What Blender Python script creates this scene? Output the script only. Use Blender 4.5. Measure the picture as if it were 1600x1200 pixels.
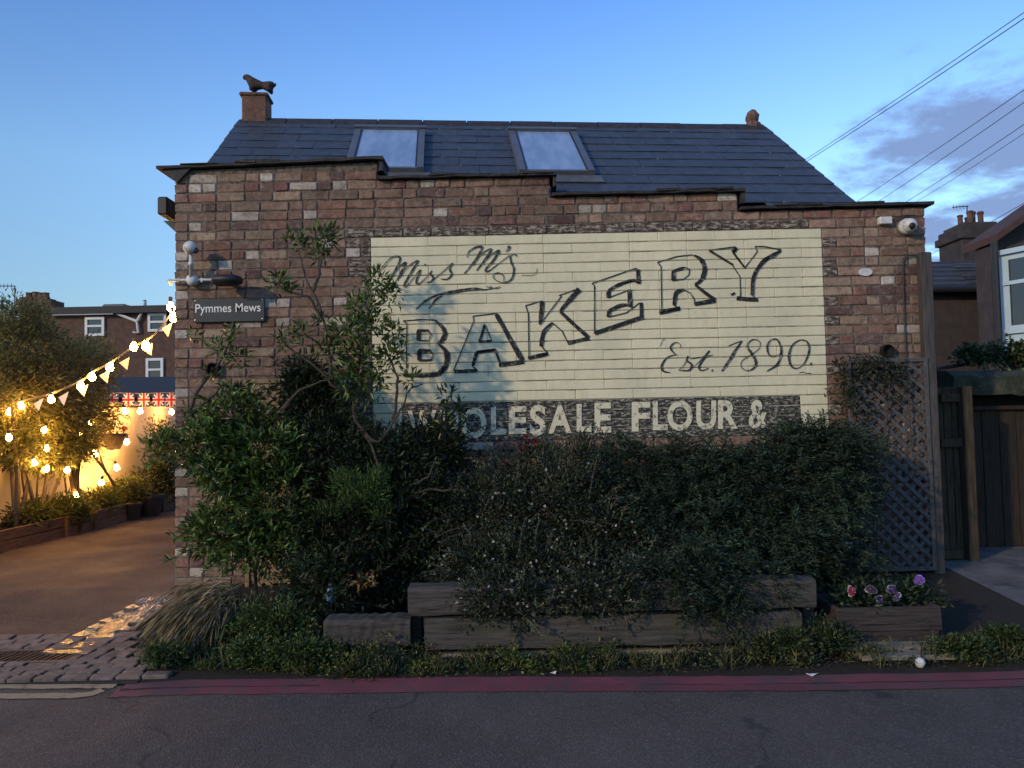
import bpy, bmesh, math, random
import numpy as np
from mathutils import Matrix, Vector, Euler

for o in list(bpy.data.objects):
    bpy.data.objects.remove(o)
random.seed(7)
rng = np.random.default_rng(11)
S = bpy.context.scene
C = S.collection
rad = math.radians

# ------------------------------------------------------------------ camera
F = 1200.0                       # focal length in photo pixels (photo 1600 wide)
CAM = Vector((0, 0, 1.4))
CR = (Matrix.Rotation(math.pi / 2 + rad(2.65), 3, 'X') @ Matrix.Rotation(rad(-1.2), 3, 'Z'))
cd = bpy.data.cameras.new('camera')
cd.sensor_width = 36
cd.lens = 36 * F / 1600
cd.clip_start = 0.05
cd.clip_end = 2000
cam = bpy.data.objects.new('camera', cd)
C.objects.link(cam)
cam.matrix_world = Matrix.Translation(CAM) @ CR.to_4x4()
S.camera = cam

# ------------------------------------------------------------------ sky, sun, exposure
SUN_EL, SUN_AZ = 20.0, 48.0      # low warm light from behind the camera, over the left shoulder
w = bpy.data.worlds.new('World')
S.world = w
w.use_nodes = True
nt = w.node_tree
nt.nodes.clear()


def N(t, **kw):
    n = nt.nodes.new(t)
    for k, v in kw.items():
        setattr(n, k, v)
    return n


def L(a, b):
    nt.links.new(a, b)


out = N('ShaderNodeOutputWorld')
bg = N('ShaderNodeBackground')
bg.inputs['Strength'].default_value = 0.148
sky = N('ShaderNodeTexSky')
sky.sky_type = 'NISHITA'
sky.sun_disc = False
sky.sun_elevation = rad(SUN_EL)
sky.sun_rotation = rad(180 + SUN_AZ)
sky.air_density = 1.3
sky.dust_density = 0.15
sky.ozone_density = 2.5
geo = N('ShaderNodeTexCoord')
sep = N('ShaderNodeSeparateXYZ')
L(geo.outputs['Generated'], sep.inputs[0])
# clouds: noise on a flat layer overhead
den = N('ShaderNodeMath', operation='MAXIMUM')
L(sep.outputs['Z'], den.inputs[0]); den.inputs[1].default_value = 0.0
den2 = N('ShaderNodeMath', operation='ADD')
L(den.outputs[0], den2.inputs[0]); den2.inputs[1].default_value = 0.16
dx = N('ShaderNodeMath', operation='DIVIDE'); L(sep.outputs['X'], dx.inputs[0]); L(den2.outputs[0], dx.inputs[1])
dy = N('ShaderNodeMath', operation='DIVIDE'); L(sep.outputs['Y'], dy.inputs[0]); L(den2.outputs[0], dy.inputs[1])
cmb = N('ShaderNodeCombineXYZ'); L(dx.outputs[0], cmb.inputs[0]); L(dy.outputs[0], cmb.inputs[1])
nz = N('ShaderNodeTexNoise'); L(cmb.outputs[0], nz.inputs['Vector'])
nz.inputs['Scale'].default_value = 2.6; nz.inputs['Detail'].default_value = 7; nz.inputs['Roughness'].default_value = 0.62
big = N('ShaderNodeTexNoise'); L(cmb.outputs[0], big.inputs['Vector'])
big.inputs['Scale'].default_value = 0.9; big.inputs['Detail'].default_value = 2
# a bank of cloud low over the houses to the east; thins out everywhere else
vd = N('ShaderNodeVectorMath', operation='DOT_PRODUCT')
L(geo.outputs['Generated'], vd.inputs[0])
_d = Vector((0.66, 0.80, 0.20)).normalized()
vd.inputs[1].default_value = _d
mask = N('ShaderNodeMapRange'); mask.interpolation_type = 'SMOOTHSTEP'
L(vd.outputs['Value'], mask.inputs['Value'])
mask.inputs['From Min'].default_value = 0.905; mask.inputs['From Max'].default_value = 0.99
mask.inputs['To Min'].default_value = -0.42; mask.inputs['To Max'].default_value = 0.13
ad = N('ShaderNodeMath', operation='ADD'); L(nz.outputs['Fac'], ad.inputs[0]); L(mask.outputs[0], ad.inputs[1])
cov = N('ShaderNodeMapRange'); cov.interpolation_type = 'SMOOTHSTEP'
L(ad.outputs[0], cov.inputs['Value'])
cov.inputs['From Min'].default_value = 0.46; cov.inputs['From Max'].default_value = 0.66
cov.inputs['To Max'].default_value = 0.9
tint = N('ShaderNodeMix', data_type='RGBA', blend_type='MULTIPLY')
tint.inputs['Factor'].default_value = 1.0
L(sky.outputs['Color'], tint.inputs['A'])
tr = N('ShaderNodeValToRGB')
L(sep.outputs['Z'], tr.inputs[0])
tr.color_ramp.elements[0].position = 0.0; tr.color_ramp.elements[0].color = (0.70, 0.83, 1.06, 1)
tr.color_ramp.elements[1].position = 0.50; tr.color_ramp.elements[1].color = (0.78, 1.13, 1.75, 1)
_el = tr.color_ramp.elements.new(0.30); _el.color = (1.18, 1.42, 1.72, 1)
L(tr.outputs['Color'], tint.inputs['B'])
mix = N('ShaderNodeMix', data_type='RGBA')
L(cov.outputs[0], mix.inputs['Factor'])

gd = N('ShaderNodeVectorMath', operation='DOT_PRODUCT')
L(geo.outputs['Generated'], gd.inputs[0]); gd.inputs[1].default_value = Vector((0.12, 0.95, 0.32)).normalized()
gl = N('ShaderNodeMapRange'); gl.interpolation_type = 'SMOOTHSTEP'
L(gd.outputs['Value'], gl.inputs['Value'])
gl.inputs['From Min'].default_value = 0.72; gl.inputs['From Max'].default_value = 1.0; gl.inputs['To Min'].default_value = 0.84; gl.inputs['To Max'].default_value = 1.10
tint2 = N('ShaderNodeMix', data_type='RGBA', blend_type='MULTIPLY')      # the afterglow over the roof
tint2.inputs['Factor'].default_value = 1.0
L(tint.outputs['Result'], tint2.inputs['A']); L(gl.outputs[0], tint2.inputs['B'])
mix.inputs['B'].default_value = (1.45, 2.05, 3.8, 1)
L(tint2.outputs['Result'], mix.inputs['A'])
L(mix.outputs['Result'], bg.inputs['Color'])
L(bg.outputs[0], out.inputs['Surface'])

sl = bpy.data.lights.new('sun', 'SUN')
sl.energy = 2.05
sl.angle = rad(1.6)
sl.color = (1.0, 0.76, 0.48)
so = bpy.data.objects.new('sun', sl)
C.objects.link(so)
_a, _e = rad(SUN_AZ), rad(SUN_EL)
sun_dir = Vector((math.sin(_a) * math.cos(_e), math.cos(_a) * math.cos(_e), -math.sin(_e)))
so.rotation_euler = sun_dir.to_track_quat('-Z', 'Y').to_euler()
so.location = (-6, -6, 8)

S.view_settings.view_transform = 'Standard'
S.view_settings.look = 'None'
S.view_settings.gamma = 1
S.view_settings.exposure = 0.0
S.view_settings.use_curve_mapping = False
S.render.engine = 'CYCLES'
S.cycles.use_denoising = True
S.cycles.sample_clamp_indirect = 4
S.cycles.max_bounces = 6
S.cycles.diffuse_bounces = 3
S.cycles.transparent_max_bounces = 6
S.cycles.caustics_reflective = False
S.cycles.caustics_refractive = False


# ------------------------------------------------------------------ survey helpers: a sight line met by a plane of the place
def sight(px, py):
    return CR @ Vector(((px - 800) / F, (600 - py) / F, -1))


def at(px, py, Y):
    d = sight(px, py)
    return CAM + d * (Y / d.y)


def gz(Y):                       # level of the ground: road, verge rising to the wall, yard
    return 0.0 if Y < 4.05 else min(0.17, 0.17 * (Y - 4.05) / 1.95)


def ground(px, py):
    d = sight(px, py)
    z = 0.0
    for _ in range(12):
        t = (z - CAM.z) / d.z
        z = gz(t * d.y)
    return CAM + d * t


# ------------------------------------------------------------------ mesh helpers
class MB:
    def __init__(s):
        s.v, s.f, s.m, s.c = [], [], [], []
        s.mi = 0
        s.col = (1, 1, 1)

    def add(s, vs, fs):
        b = len(s.v)
        s.v += [tuple(v) for v in vs]
        s.c += [s.col] * len(vs)
        for f in fs:
            s.f.append(tuple(i + b for i in f)); s.m.append(s.mi)
        return s

    def box(s, c, d, rot=None, jit=0.0, taper=1.0):
        c = Vector(c); hx, hy, hz = d[0] / 2, d[1] / 2, d[2] / 2
        vs = []
        for z in (-1, 1):
            k = taper if z > 0 else 1
            for x, y in ((-1, -1), (1, -1), (1, 1), (-1, 1)):
                p = Vector((x * hx * k, y * hy * k, z * hz))
                if jit:
                    p += Vector((random.uniform(-jit, jit), random.uniform(-jit, jit), random.uniform(-jit, jit)))
                if rot is not None:
                    p = rot @ p
                vs.append(c + p)
        return s.add(vs, [(0, 3, 2, 1), (4, 5, 6, 7), (0, 1, 5, 4), (1, 2, 6, 5), (2, 3, 7, 6), (3, 0, 4, 7)])

    def bev(s, c, d, b=0.01, rot=None, jit=0.0):
        """box whose edges are chamfered"""
        c = Vector(c); h = [x / 2 for x in d]
        b = min(b, min(h) * 0.9)
        vs, idx = [], {}
        for sx in (-1, 1):
            for sy in (-1, 1):
                for sz in (-1, 1):
                    j = Vector((random.uniform(-jit, jit), random.uniform(-jit, jit), random.uniform(-jit, jit))) if jit else Vector()
                    for ax in range(3):
                        p = [sx * (h[0] - b), sy * (h[1] - b), sz * (h[2] - b)]
                        p[ax] = (sx, sy, sz)[ax] * h[ax]
                        q = Vector(p) + j
                        if rot is not None:
                            q = rot @ q
                        idx[(sx, sy, sz, ax)] = len(vs); vs.append(c + q)
        fs = []
        for ax in range(3):
            o1, o2 = [(1, 2), (2, 0), (0, 1)][ax]
            for sg in (-1, 1):
                q = []
                for a, bb in ((-1, -1), (1, -1), (1, 1), (-1, 1)):
                    k = [0, 0, 0]; k[ax] = sg; k[o1] = a; k[o2] = bb
                    q.append(idx[(*k, ax)])
                fs.append(tuple(q) if sg > 0 else tuple(q[::-1]))
        for ax in range(3):
            o1, o2 = [(1, 2), (2, 0), (0, 1)][ax]
            for a in (-1, 1):
                for bb in (-1, 1):
                    k1 = [0, 0, 0]; k1[ax] = -1; k1[o1] = a; k1[o2] = bb
                    k2 = list(k1); k2[ax] = 1
                    q = [idx[(*k1, o1)], idx[(*k2, o1)], idx[(*k2, o2)], idx[(*k1, o2)]]
                    fs.append(tuple(q) if a * bb < 0 else tuple(q[::-1]))
        for sx in (-1, 1):
            for sy in (-1, 1):
                for sz in (-1, 1):
                    q = [idx[(sx, sy, sz, 0)], idx[(sx, sy, sz, 1)], idx[(sx, sy, sz, 2)]]
                    fs.append(tuple(q) if sx * sy * sz > 0 else tuple(q[::-1]))
        return s.add(vs, fs)

    def tube(s, pts, r, n=6, caps=True):
        pts = [Vector(p) for p in pts]
        if not isinstance(r, (list, tuple)):
            r = [r] * len(pts)
        b = []
        up = Vector((0, 0, 1))
        prev = None
        for i, p in enumerate(pts):
            t = (pts[min(i + 1, len(pts) - 1)] - pts[max(i - 1, 0)])
            t = t.normalized() if t.length > 1e-9 else Vector((0, 0, 1))
            if prev is None:
                a = t.cross(up if abs(t.z) < 0.9 else Vector((1, 0, 0))).normalized()
            else:
                a = (prev - t * prev.dot(t))
                a = a.normalized() if a.length > 1e-6 else t.orthogonal().normalized()
            prev = a
            c = t.cross(a)
            for k in range(n):
                g = 2 * math.pi * k / n
                b.append(p + (a * math.cos(g) + c * math.sin(g)) * r[i])
        fs = []
        for i in range(len(pts) - 1):
            for k in range(n):
                k2 = (k + 1) % n
                fs.append((i * n + k, i * n + k2, (i + 1) * n + k2, (i + 1) * n + k))
        if caps:
            fs.append(tuple(range(n))[::-1])
            fs.append(tuple((len(pts) - 1) * n + k for k in range(n)))
        return s.add(b, fs)

    def lathe(s, prof, o=(0, 0, 0), n=16, ax=None):
        o = Vector(o)
        M = ax if ax is not None else Matrix.Identity(3)
        vs, fs = [], []
        for (r, z) in prof:
            for k in range(n):
                g = 2 * math.pi * k / n
                vs.append(o + M @ Vector((r * math.cos(g), r * math.sin(g), z)))
        for i in range(len(prof) - 1):
            for k in range(n):
                k2 = (k + 1) % n
                fs.append((i * n + k, i * n + k2, (i + 1) * n + k2, (i + 1) * n + k))
        fs.append(tuple(range(n))[::-1])
        fs.append(tuple((len(prof) - 1) * n + k for k in range(n)))
        return s.add(vs, fs)

    def prism(s, poly, dvec):
        """polygon (3D points) extruded by dvec"""
        n = len(poly); d = Vector(dvec)
        vs = [Vector(p) for p in poly] + [Vector(p) + d for p in poly]
        fs = [tuple(range(n)), tuple(range(2 * n - 1, n - 1, -1))]
        for i in range(n):
            j = (i + 1) % n
            fs.append((i, i + n, j + n, j))
        return s.add(vs, fs)

    def ribbon(s, pts, wd, nrm=(0, -1, 0)):
        """flat brush stroke along 3D points, width list"""
        nv = Vector(nrm)
        vs, fs = [], []
        for i, p in enumerate(pts):
            t = pts[min(i + 1, len(pts) - 1)] - pts[max(i - 1, 0)]
            t = t.normalized() if t.length > 1e-9 else Vector((1, 0, 0))
            sd = t.cross(nv).normalized() * (wd[i] / 2)
            vs += [p + sd, p - sd]
        for i in range(len(pts) - 1):
            fs.append((2 * i, 2 * i + 1, 2 * i + 3, 2 * i + 2))
        return s.add(vs, fs)

    def build(s, name, mats, parent=None, smooth=False, **tags):
        me = bpy.data.meshes.new(name)
        me.from_pydata(s.v, [], s.f)
        if not isinstance(mats, (list, tuple)):
            mats = [mats]
        for m in mats:
            me.materials.append(m)
        if any(s.m):
            me.polygons.foreach_set('material_index', s.m)
        if any(c != (1, 1, 1) for c in s.c):
            a = me.color_attributes.new('Col', 'FLOAT_COLOR', 'POINT')
            arr = np.ones((len(s.c), 4), np.float32); arr[:, :3] = s.c
            a.data.foreach_set('color', arr.ravel())
        if smooth:
            me.polygons.foreach_set('use_smooth', [True] * len(me.polygons))
        me.validate(); me.update()
        return put(name, me, parent, **tags)


def put(name, me, parent=None, label=None, cat=None, group=None, kind=None):
    o = bpy.data.objects.new(name, me)
    C.objects.link(o)
    if parent is not None:
        o.parent = parent
    return tag(o, label, cat, group, kind)


def tag(o, label=None, cat=None, group=None, kind=None):
    if label: o['label'] = label
    if cat: o['category'] = cat
    if group: o['group'] = group
    if kind: o['kind'] = kind
    return o


def thing(name, label, cat, loc=(0, 0, 0), group=None):
    """an Empty at the base of a thing; parts are modelled in place, so it keeps their world positions"""
    o = bpy.data.objects.new(name, None)
    C.objects.link(o)
    o.empty_display_size = 0.2
    return tag(o, label, cat, group)


def smooth_path(pts, n=6, closed=False):
    pts = [Vector(p) for p in pts]
    if len(pts) < 3:
        return [pts[0].lerp(pts[-1], i / n) for i in range(n + 1)]
    res = []
    m = len(pts)
    for i in range(m if closed else m - 1):
        g = (lambda k: pts[k % m]) if closed else (lambda k: pts[max(0, min(m - 1, k))])
        p0, p1, p2, p3 = g(i - 1), g(i), g(i + 1), g(i + 2)
        for k in range(n):
            t = k / n
            res.append(0.5 * ((2 * p1) + (p2 - p0) * t + (2 * p0 - 5 * p1 + 4 * p2 - p3) * t * t + (3 * p1 - p0 - 3 * p2 + p3) * t ** 3))
    res.append(pts[0] if closed else pts[-1])
    return res


# ------------------------------------------------------------------ materials
class MT:
    def __init__(s, name, rough=0.8, spec=0.4):
        s.m = bpy.data.materials.new(name)
        s.m.use_nodes = True
        s.t = s.m.node_tree
        s.b = s.t.nodes['Principled BSDF']
        s.b.inputs['Roughness'].default_value = rough
        s.b.inputs['Specular IOR Level'].default_value = spec
        s.co = None

    def n(s, t, **kw):
        x = s.t.nodes.new(t)
        for k, v in kw.items():
            setattr(x, k, v)
        return x

    def l(s, a, b):
        s.t.links.new(a, b)

    def coord(s):
        if s.co is None:
            g = s.n('ShaderNodeNewGeometry')
            s.co = g.outputs['Position']
        return s.co

    def noise(s, scale, detail=4, rough=0.6, stretch=None):
        x = s.n('ShaderNodeTexNoise')
        x.inputs['Scale'].default_value = scale
        x.inputs['Detail'].default_value = detail
        x.inputs['Roughness'].default_value = rough
        if stretch:
            mp = s.n('ShaderNodeMapping'); mp.inputs['Scale'].default_value = stretch
            s.l(s.coord(), mp.inputs['Vector']); s.l(mp.outputs[0], x.inputs['Vector'])
        else:
            s.l(s.coord(), x.inputs['Vector'])
        return x.outputs['Fac']

    def ramp(s, fac, stops):
        r = s.n('ShaderNodeValToRGB')
        e = r.color_ramp.elements
        while len(e) < len(stops):
            e.new(0.5)
        for k, (p, c) in zip(e, stops):
            k.position = p; k.color = (*c, 1) if len(c) == 3 else c
        s.l(fac, r.inputs[0])
        return r.outputs['Color']

    def mix(s, f, a, b, mode='MIX'):
        x = s.n('ShaderNodeMix', data_type='RGBA', blend_type=mode)
        for key, v in (('Factor', f), ('A', a), ('B', b)):
            if isinstance(v, (int, float)):
                x.inputs[key].default_value = v
            elif isinstance(v, tuple):
                x.inputs[key].default_value = (*v, 1)
            else:
                s.l(v, x.inputs[key])
        return x.outputs['Result']

    def color(s, c):
        if isinstance(c, tuple):
            s.b.inputs['Base Color'].default_value = (*c, 1)
        else:
            s.l(c, s.b.inputs['Base Color'])
        return s

    def roughness(s, fac, lo, hi):
        r = s.n('ShaderNodeMapRange')
        s.l(fac, r.inputs['Value'])
        r.inputs['From Min'].default_value = 0.3; r.inputs['From Max'].default_value = 0.7
        r.inputs['To Min'].default_value = lo; r.inputs['To Max'].default_value = hi
        s.l(r.outputs[0], s.b.inputs['Roughness'])
        return s

    def bump(s, h, strength=0.4, dist=0.01):
        b = s.n('ShaderNodeBump')
        b.inputs['Strength'].default_value = strength
        b.inputs['Distance'].default_value = dist
        s.l(h, b.inputs['Height'])
        s.l(b.outputs[0], s.b.inputs['Normal'])
        return s

    def attr(s):
        a = s.n('ShaderNodeAttribute', attribute_name='Col')
        return a.outputs['Color']

    def obcol(s):
        return s.n('ShaderNodeObjectInfo').outputs['Color']


def simple(name, c, rough=0.7, var=0.25, scale=12, bump=0.25, dist=0.004, spec=0.4, stretch=None, metal=0.0, dirt=None):
    k = MT(name, rough, spec)
    f = k.noise(scale, 5, 0.65, stretch)
    a = tuple(x * (1 - var) for x in c); b = tuple(min(1, x * (1 + var)) for x in c)
    col = k.ramp(f, [(0.3, a), (0.7, b)])
    if dirt:
        col = k.mix(k.ramp(k.noise(dirt[1], 6, 0.7), [(0.5, (0, 0, 0)), (0.68, (1, 1, 1))]), col, dirt[0])
    k.color(col)
    if bump:
        k.bump(k.noise(scale * 4, 4, 0.7, stretch), bump, dist)
    k.b.inputs['Metallic'].default_value = metal
    return k.m


M = {}


def brick_mat(name, src):
    k = MT(name, 0.88, 0.25)
    base = k.obcol() if src == 'ob' else k.attr()
    n1 = k.noise(26, 7, 0.75)
    col = k.mix(1.0, base, k.ramp(n1, [(0.25, (0.5, 0.48, 0.48)), (0.75, (1.45, 1.45, 1.45))]), 'MULTIPLY')
    # lime bloom and soot
    col = k.mix(k.ramp(k.noise(14, 8, 0.8), [(0.50, (0, 0, 0)), (0.66, (0.75, 0.75, 0.75))]), col, (0.30, 0.245, 0.20))
    col = k.mix(k.ramp(k.noise(11, 7, 0.75), [(0.50, (0, 0, 0)), (0.68, (0.8, 0.8, 0.8))]), col, (0.055, 0.042, 0.038))
    col = k.mix(1.0, col, k.ramp(k.noise(1.1, 5, 0.6, (1, 1, 0.6)), [(0.32, (0.92, 0.88, 0.86)), (0.66, (1.5, 1.46, 1.44))]), 'MULTIPLY')
    k.color(col)
    k.bump(k.noise(90, 7, 0.8), 0.8, 0.008)
    return k.m


M['brick'] = brick_mat('brick_fired', 'ob')
M['brick_rest'] = brick_mat('brick_fired_rest', 'at')

k = MT('mortar', 0.95, 0.15)
k.color(k.ramp(k.noise(25, 6, 0.7), [(0.36, (0.055, 0.045, 0.039)), (0.64, (0.21, 0.17, 0.14))]))
k.bump(k.noise(150, 5, 0.7), 0.6, 0.006)
M['mortar'] = k.m

k = MT('cream_paint', 0.75, 0.3)
c1 = k.ramp(k.noise(3.0, 5, 0.6), [(0.3, (0.68, 0.625, 0.42)), (0.7, (0.77, 0.715, 0.49))])
c1 = k.mix(k.ramp(k.noise(46, 6, 0.7), [(0.66, (0, 0, 0)), (0.76, (0.45, 0.45, 0.45))]), c1, (0.30, 0.26, 0.20))
c1 = k.mix(k.ramp(k.noise(9, 5, 0.7, (1, 1, 0.25)), [(0.48, (0, 0, 0)), (0.74, (0.5, 0.5, 0.5))]), c1, (0.49, 0.455, 0.315))
c1 = k.mix(k.ramp(k.noise(30, 8, 0.8), [(0.57, (0, 0, 0)), (0.66, (0.6, 0.6, 0.6))]), c1, (0.38, 0.33, 0.25))
c1 = k.mix(k.ramp(k.noise(1.6, 6, 0.65), [(0.44, (0, 0, 0)), (0.7, (0.5, 0.5, 0.5))]), c1, (0.52, 0.485, 0.36))
k.color(c1)
k.bump(k.noise(70, 6, 0.7), 0.5, 0.006)
M['cream'] = k.m

k = MT('worn_black_paint', 0.8, 0.3)
f = k.noise(26, 7, 0.75, (1, 1, 2.4))
k.color(k.mix(k.ramp(f, [(0.50, (0, 0, 0)), (0.60, (1, 1, 1))]), (0.03, 0.028, 0.03), (0.42, 0.39, 0.29)))
k.bump(k.noise(90, 6, 0.7), 0.6, 0.006)
M['worn_black'] = k.m

k = MT('painted_joint', 0.85, 0.2)
f = k.noise(7, 6, 0.7, (1, 1, 3))
k.color(k.ramp(f, [(0.36, (0.10, 0.09, 0.07)), (0.6, (0.46, 0.43, 0.32))]))
M['painted_joint'] = k.m
k = MT('worn_edge_paint', 0.85, 0.3)
f = k.noise(30, 7, 0.75, (0.6, 1, 1.6))
k.color(k.ramp(f, [(0.38, (0.03, 0.026, 0.025)), (0.5, (0.11, 0.075, 0.06)), (0.58, (0.36, 0.33, 0.26)), (0.7, (0.5, 0.47, 0.36))]))
k.bump(k.noise(90, 6, 0.7), 0.8, 0.008)
M['worn_edge'] = k.m

k = MT('ink_paint', 0.7, 0.3)
f = k.noise(34, 8, 0.8)
k.color(k.mix(k.ramp(f, [(0.54, (0, 0, 0)), (0.64, (0.8, 0.8, 0.8))]), (0.016, 0.016, 0.02), (0.34, 0.32, 0.24)))
M['ink'] = k.m
k = MT('thin_ink_paint', 0.7, 0.3)
f = k.noise(40, 7, 0.75)
k.color(k.mix(k.ramp(f, [(0.5, (0, 0, 0)), (0.66, (0.8, 0.8, 0.8))]), (0.03, 0.03, 0.032), (0.42, 0.40, 0.29)))
M['ink_thin'] = k.m
k = MT('worn_cream_letter', 0.78, 0.3)
f = k.noise(24, 7, 0.75)
k.color(k.mix(k.ramp(f, [(0.53, (0, 0, 0)), (0.62, (0.9, 0.9, 0.9))]), (0.66, 0.61, 0.44), (0.09, 0.085, 0.08)))
M['letter_cream'] = k.m

k = MT('slate', 0.5, 0.45)
base = k.obcol()
col = k.mix(1.0, base, k.ramp(k.noise(14, 6, 0.7), [(0.3, (0.7, 0.7, 0.72)), (0.72, (1.35, 1.35, 1.3))]), 'MULTIPLY')
col = k.mix(k.ramp(k.noise(5, 6, 0.7), [(0.58, (0, 0, 0)), (0.75, (0.4, 0.4, 0.4))]), col, (0.13, 0.14, 0.13))
k.color(col); k.bump(k.noise(50, 6, 0.7, (1, 1, 0.4)), 0.4, 0.004)
M['slate'] = k.m

M['coping'] = simple('dark_coping', (0.035, 0.032, 0.033), 0.7, 0.5, 20, 0.6, 0.008)
M['lead'] = simple('lead_flashing', (0.10, 0.105, 0.115), 0.5, 0.3, 9, 0.4, 0.004)
M['frame_grey'] = simple('skylight_frame', (0.10, 0.11, 0.125), 0.4, 0.15, 10, 0.1, 0.002)
M['terracotta_dark'] = simple('weathered_terracotta', (0.16, 0.085, 0.06), 0.9, 0.45, 16, 0.7, 0.008, dirt=((0.06, 0.055, 0.045), 14))
M['statue'] = simple('dark_statue_clay', (0.055, 0.036, 0.03), 0.9, 0.4, 22, 0.6, 0.006)
M['terracotta'] = simple('terracotta_pot_clay', (0.36, 0.16, 0.09), 0.85, 0.25, 14, 0.3, 0.004, dirt=((0.3, 0.26, 0.2), 12))
k = MT('skylight_glass', 0.06, 0.8)
k.color(k.ramp(k.noise(3.5, 3, 0.5, (3, 1, 0.4)), [(0.35, (0.20, 0.30, 0.44)), (0.65, (0.30, 0.40, 0.54))]))  # blue of the reflected sky put into the pane colour
k.roughness(k.noise(4, 4), 0.04, 0.14)
M['skyglass'] = k.m
M['pvc'] = simple('white_plastic', (0.62, 0.62, 0.60), 0.45, 0.12, 14, 0.0, dirt=((0.3, 0.29, 0.26), 22))
M['black_metal'] = simple('black_painted_metal', (0.022, 0.022, 0.024), 0.5, 0.3, 20, 0.2, 0.002)
M['sign_black'] = simple('black_sign_plate', (0.030, 0.032, 0.038), 0.45, 0.2, 9, 0.05, 0.002)
M['white_print'] = simple('white_print', (0.78, 0.78, 0.76), 0.6, 0.08, 20, 0.0)
M['steel'] = simple('screw_steel', (0.5, 0.5, 0.5), 0.3, 0.1, 30, 0.0, metal=0.9)


def wood(name, c, dark, rough=0.85, stretch=(3, 3, 0.25), extra=None):
    k = MT(name, rough, 0.25)
    f = k.noise(22, 6, 0.7, stretch)
    col = k.ramp(f, [(0.3, dark), (0.55, c), (0.75, tuple(x * 1.35 for x in c))])
    if extra:
        col = k.mix(k.ramp(k.noise(6, 5, 0.7), [(0.52, (0, 0, 0)), (0.7, (0.6, 0.6, 0.6))]), col, extra)
    st2 = tuple(q * (0.55 if q < 1 else 1.6) for q in stretch)
    col = k.mix(k.ramp(k.noise(16, 5, 0.65, st2), [(0.60, (0, 0, 0)), (0.66, (0.85, 0.85, 0.85))]), col, tuple(x * .3 for x in dark))
    k.color(col)
    k.bump(k.noise(60, 5, 0.7, stretch), 0.9, 0.009)
    return k.m


M['sleeper'] = wood('weathered_sleeper', (0.082, 0.074, 0.066), (0.028, 0.025, 0.022), 0.9, (0.22, 2.5, 2.5), (0.075, 0.08, 0.045))
M['trellis'] = wood('trellis_wood', (0.108, 0.104, 0.106), (0.05, 0.048, 0.05), 0.9, (1.5, 1.5, 1.5))
M['trellis_tan'] = wood('tan_trellis_wood', (0.30, 0.22, 0.13), (0.14, 0.10, 0.06), 0.9, (1.5, 1.5, 1.5))
M['post'] = wood('grey_post_wood', (0.085, 0.077, 0.072), (0.038, 0.034, 0.032), 0.9, (3, 3, 0.2))  # trellis, post and fence colours darkened in place of shade
M['fence'] = wood('fence_wood', (0.075, 0.056, 0.034), (0.03, 0.022, 0.014), 0.88)
M['gate'] = wood('dark_gate_wood', (0.042, 0.03, 0.02), (0.018, 0.013, 0.01), 0.85)
M['planter_dark'] = wood('dark_planter_wood', (0.062, 0.05, 0.047), (0.03, 0.025, 0.024), 0.8, (0.3, 2.5, 2.5))
M['pale_plank'] = wood('pale_plank_wood', (0.25, 0.22, 0.16), (0.11, 0.10, 0.07), 0.9, (0.25, 2.5, 2.5))
M['planter_brown'] = wood('brown_planter_wood', (0.17, 0.105, 0.06), (0.08, 0.05, 0.03), 0.88, (2.5, 0.25, 2.5))
M['bark'] = simple('bark', (0.06, 0.048, 0.036), 0.95, 0.4, 40, 0.8, 0.006)
M['bark_pale'] = simple('pale_twig_bark', (0.13, 0.11, 0.085), 0.95, 0.3, 40, 0.6, 0.004)


def leaf_mat(name, rough=0.5, trans=0.25):
    k = MT(name, rough, 0.35)
    a = k.attr()
    col = k.mix(1.0, a, k.ramp(k.noise(9, 3, 0.6), [(0.3, (0.72, 0.74, 0.7)), (0.7, (1.22, 1.2, 1.15))]), 'MULTIPLY')
    k.color(col)
    t = k.n('ShaderNodeBsdfTranslucent')
    k.l(col, t.inputs['Color'])
    mx = k.n('ShaderNodeMixShader')
    mx.inputs[0].default_value = trans
    k.l(k.b.outputs[0], mx.inputs[1]); k.l(t.outputs[0], mx.inputs[2])
    k.l(mx.outputs[0], k.t.nodes['Material Output'].inputs['Surface'])
    return k.m


M['leaf'] = leaf_mat('leaf')
M['leaf_gloss'] = leaf_mat('glossy_leaf', 0.32, 0.2)
M['needle'] = leaf_mat('needle', 0.7, 0.12)
M['petal'] = leaf_mat('petal', 0.7, 0.3)
M['leaf_lit'] = leaf_mat('thin_leaf', 0.6, 0.45)

k = MT('road_asphalt', 0.85, 0.35)
f = k.mix(0.5, k.noise(0.45, 3, 0.5), k.noise(2.6, 6, 0.7, (1, 0.5, 1)))
col = k.ramp(f, [(0.4, (0.066, 0.051, 0.040)), (0.6, (0.102, 0.080, 0.062))])
v = k.n('ShaderNodeTexVoronoi'); v.inputs['Scale'].default_value = 130; k.l(k.coord(), v.inputs['Vector'])
col = k.mix(k.ramp(v.outputs['Color'], [(0.55, (0, 0, 0)), (0.95, (0.5, 0.5, 0.5))]), col, (0.20, 0.185, 0.17))
vc = k.n('ShaderNodeTexVoronoi', feature='DISTANCE_TO_EDGE'); vc.inputs['Scale'].default_value = 0.55
wn = k.n('ShaderNodeTexNoise'); wn.inputs['Scale'].default_value = 2.2; wn.inputs['Detail'].default_value = 6; k.l(k.coord(), wn.inputs['Vector'])
wv = k.n('ShaderNodeVectorMath', operation='MULTIPLY_ADD'); k.l(wn.outputs['Color'], wv.inputs[0]); wv.inputs[1].default_value = (0.9, 0.9, 0); k.l(k.coord(), wv.inputs[2])
k.l(wv.outputs[0], vc.inputs['Vector'])
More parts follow.
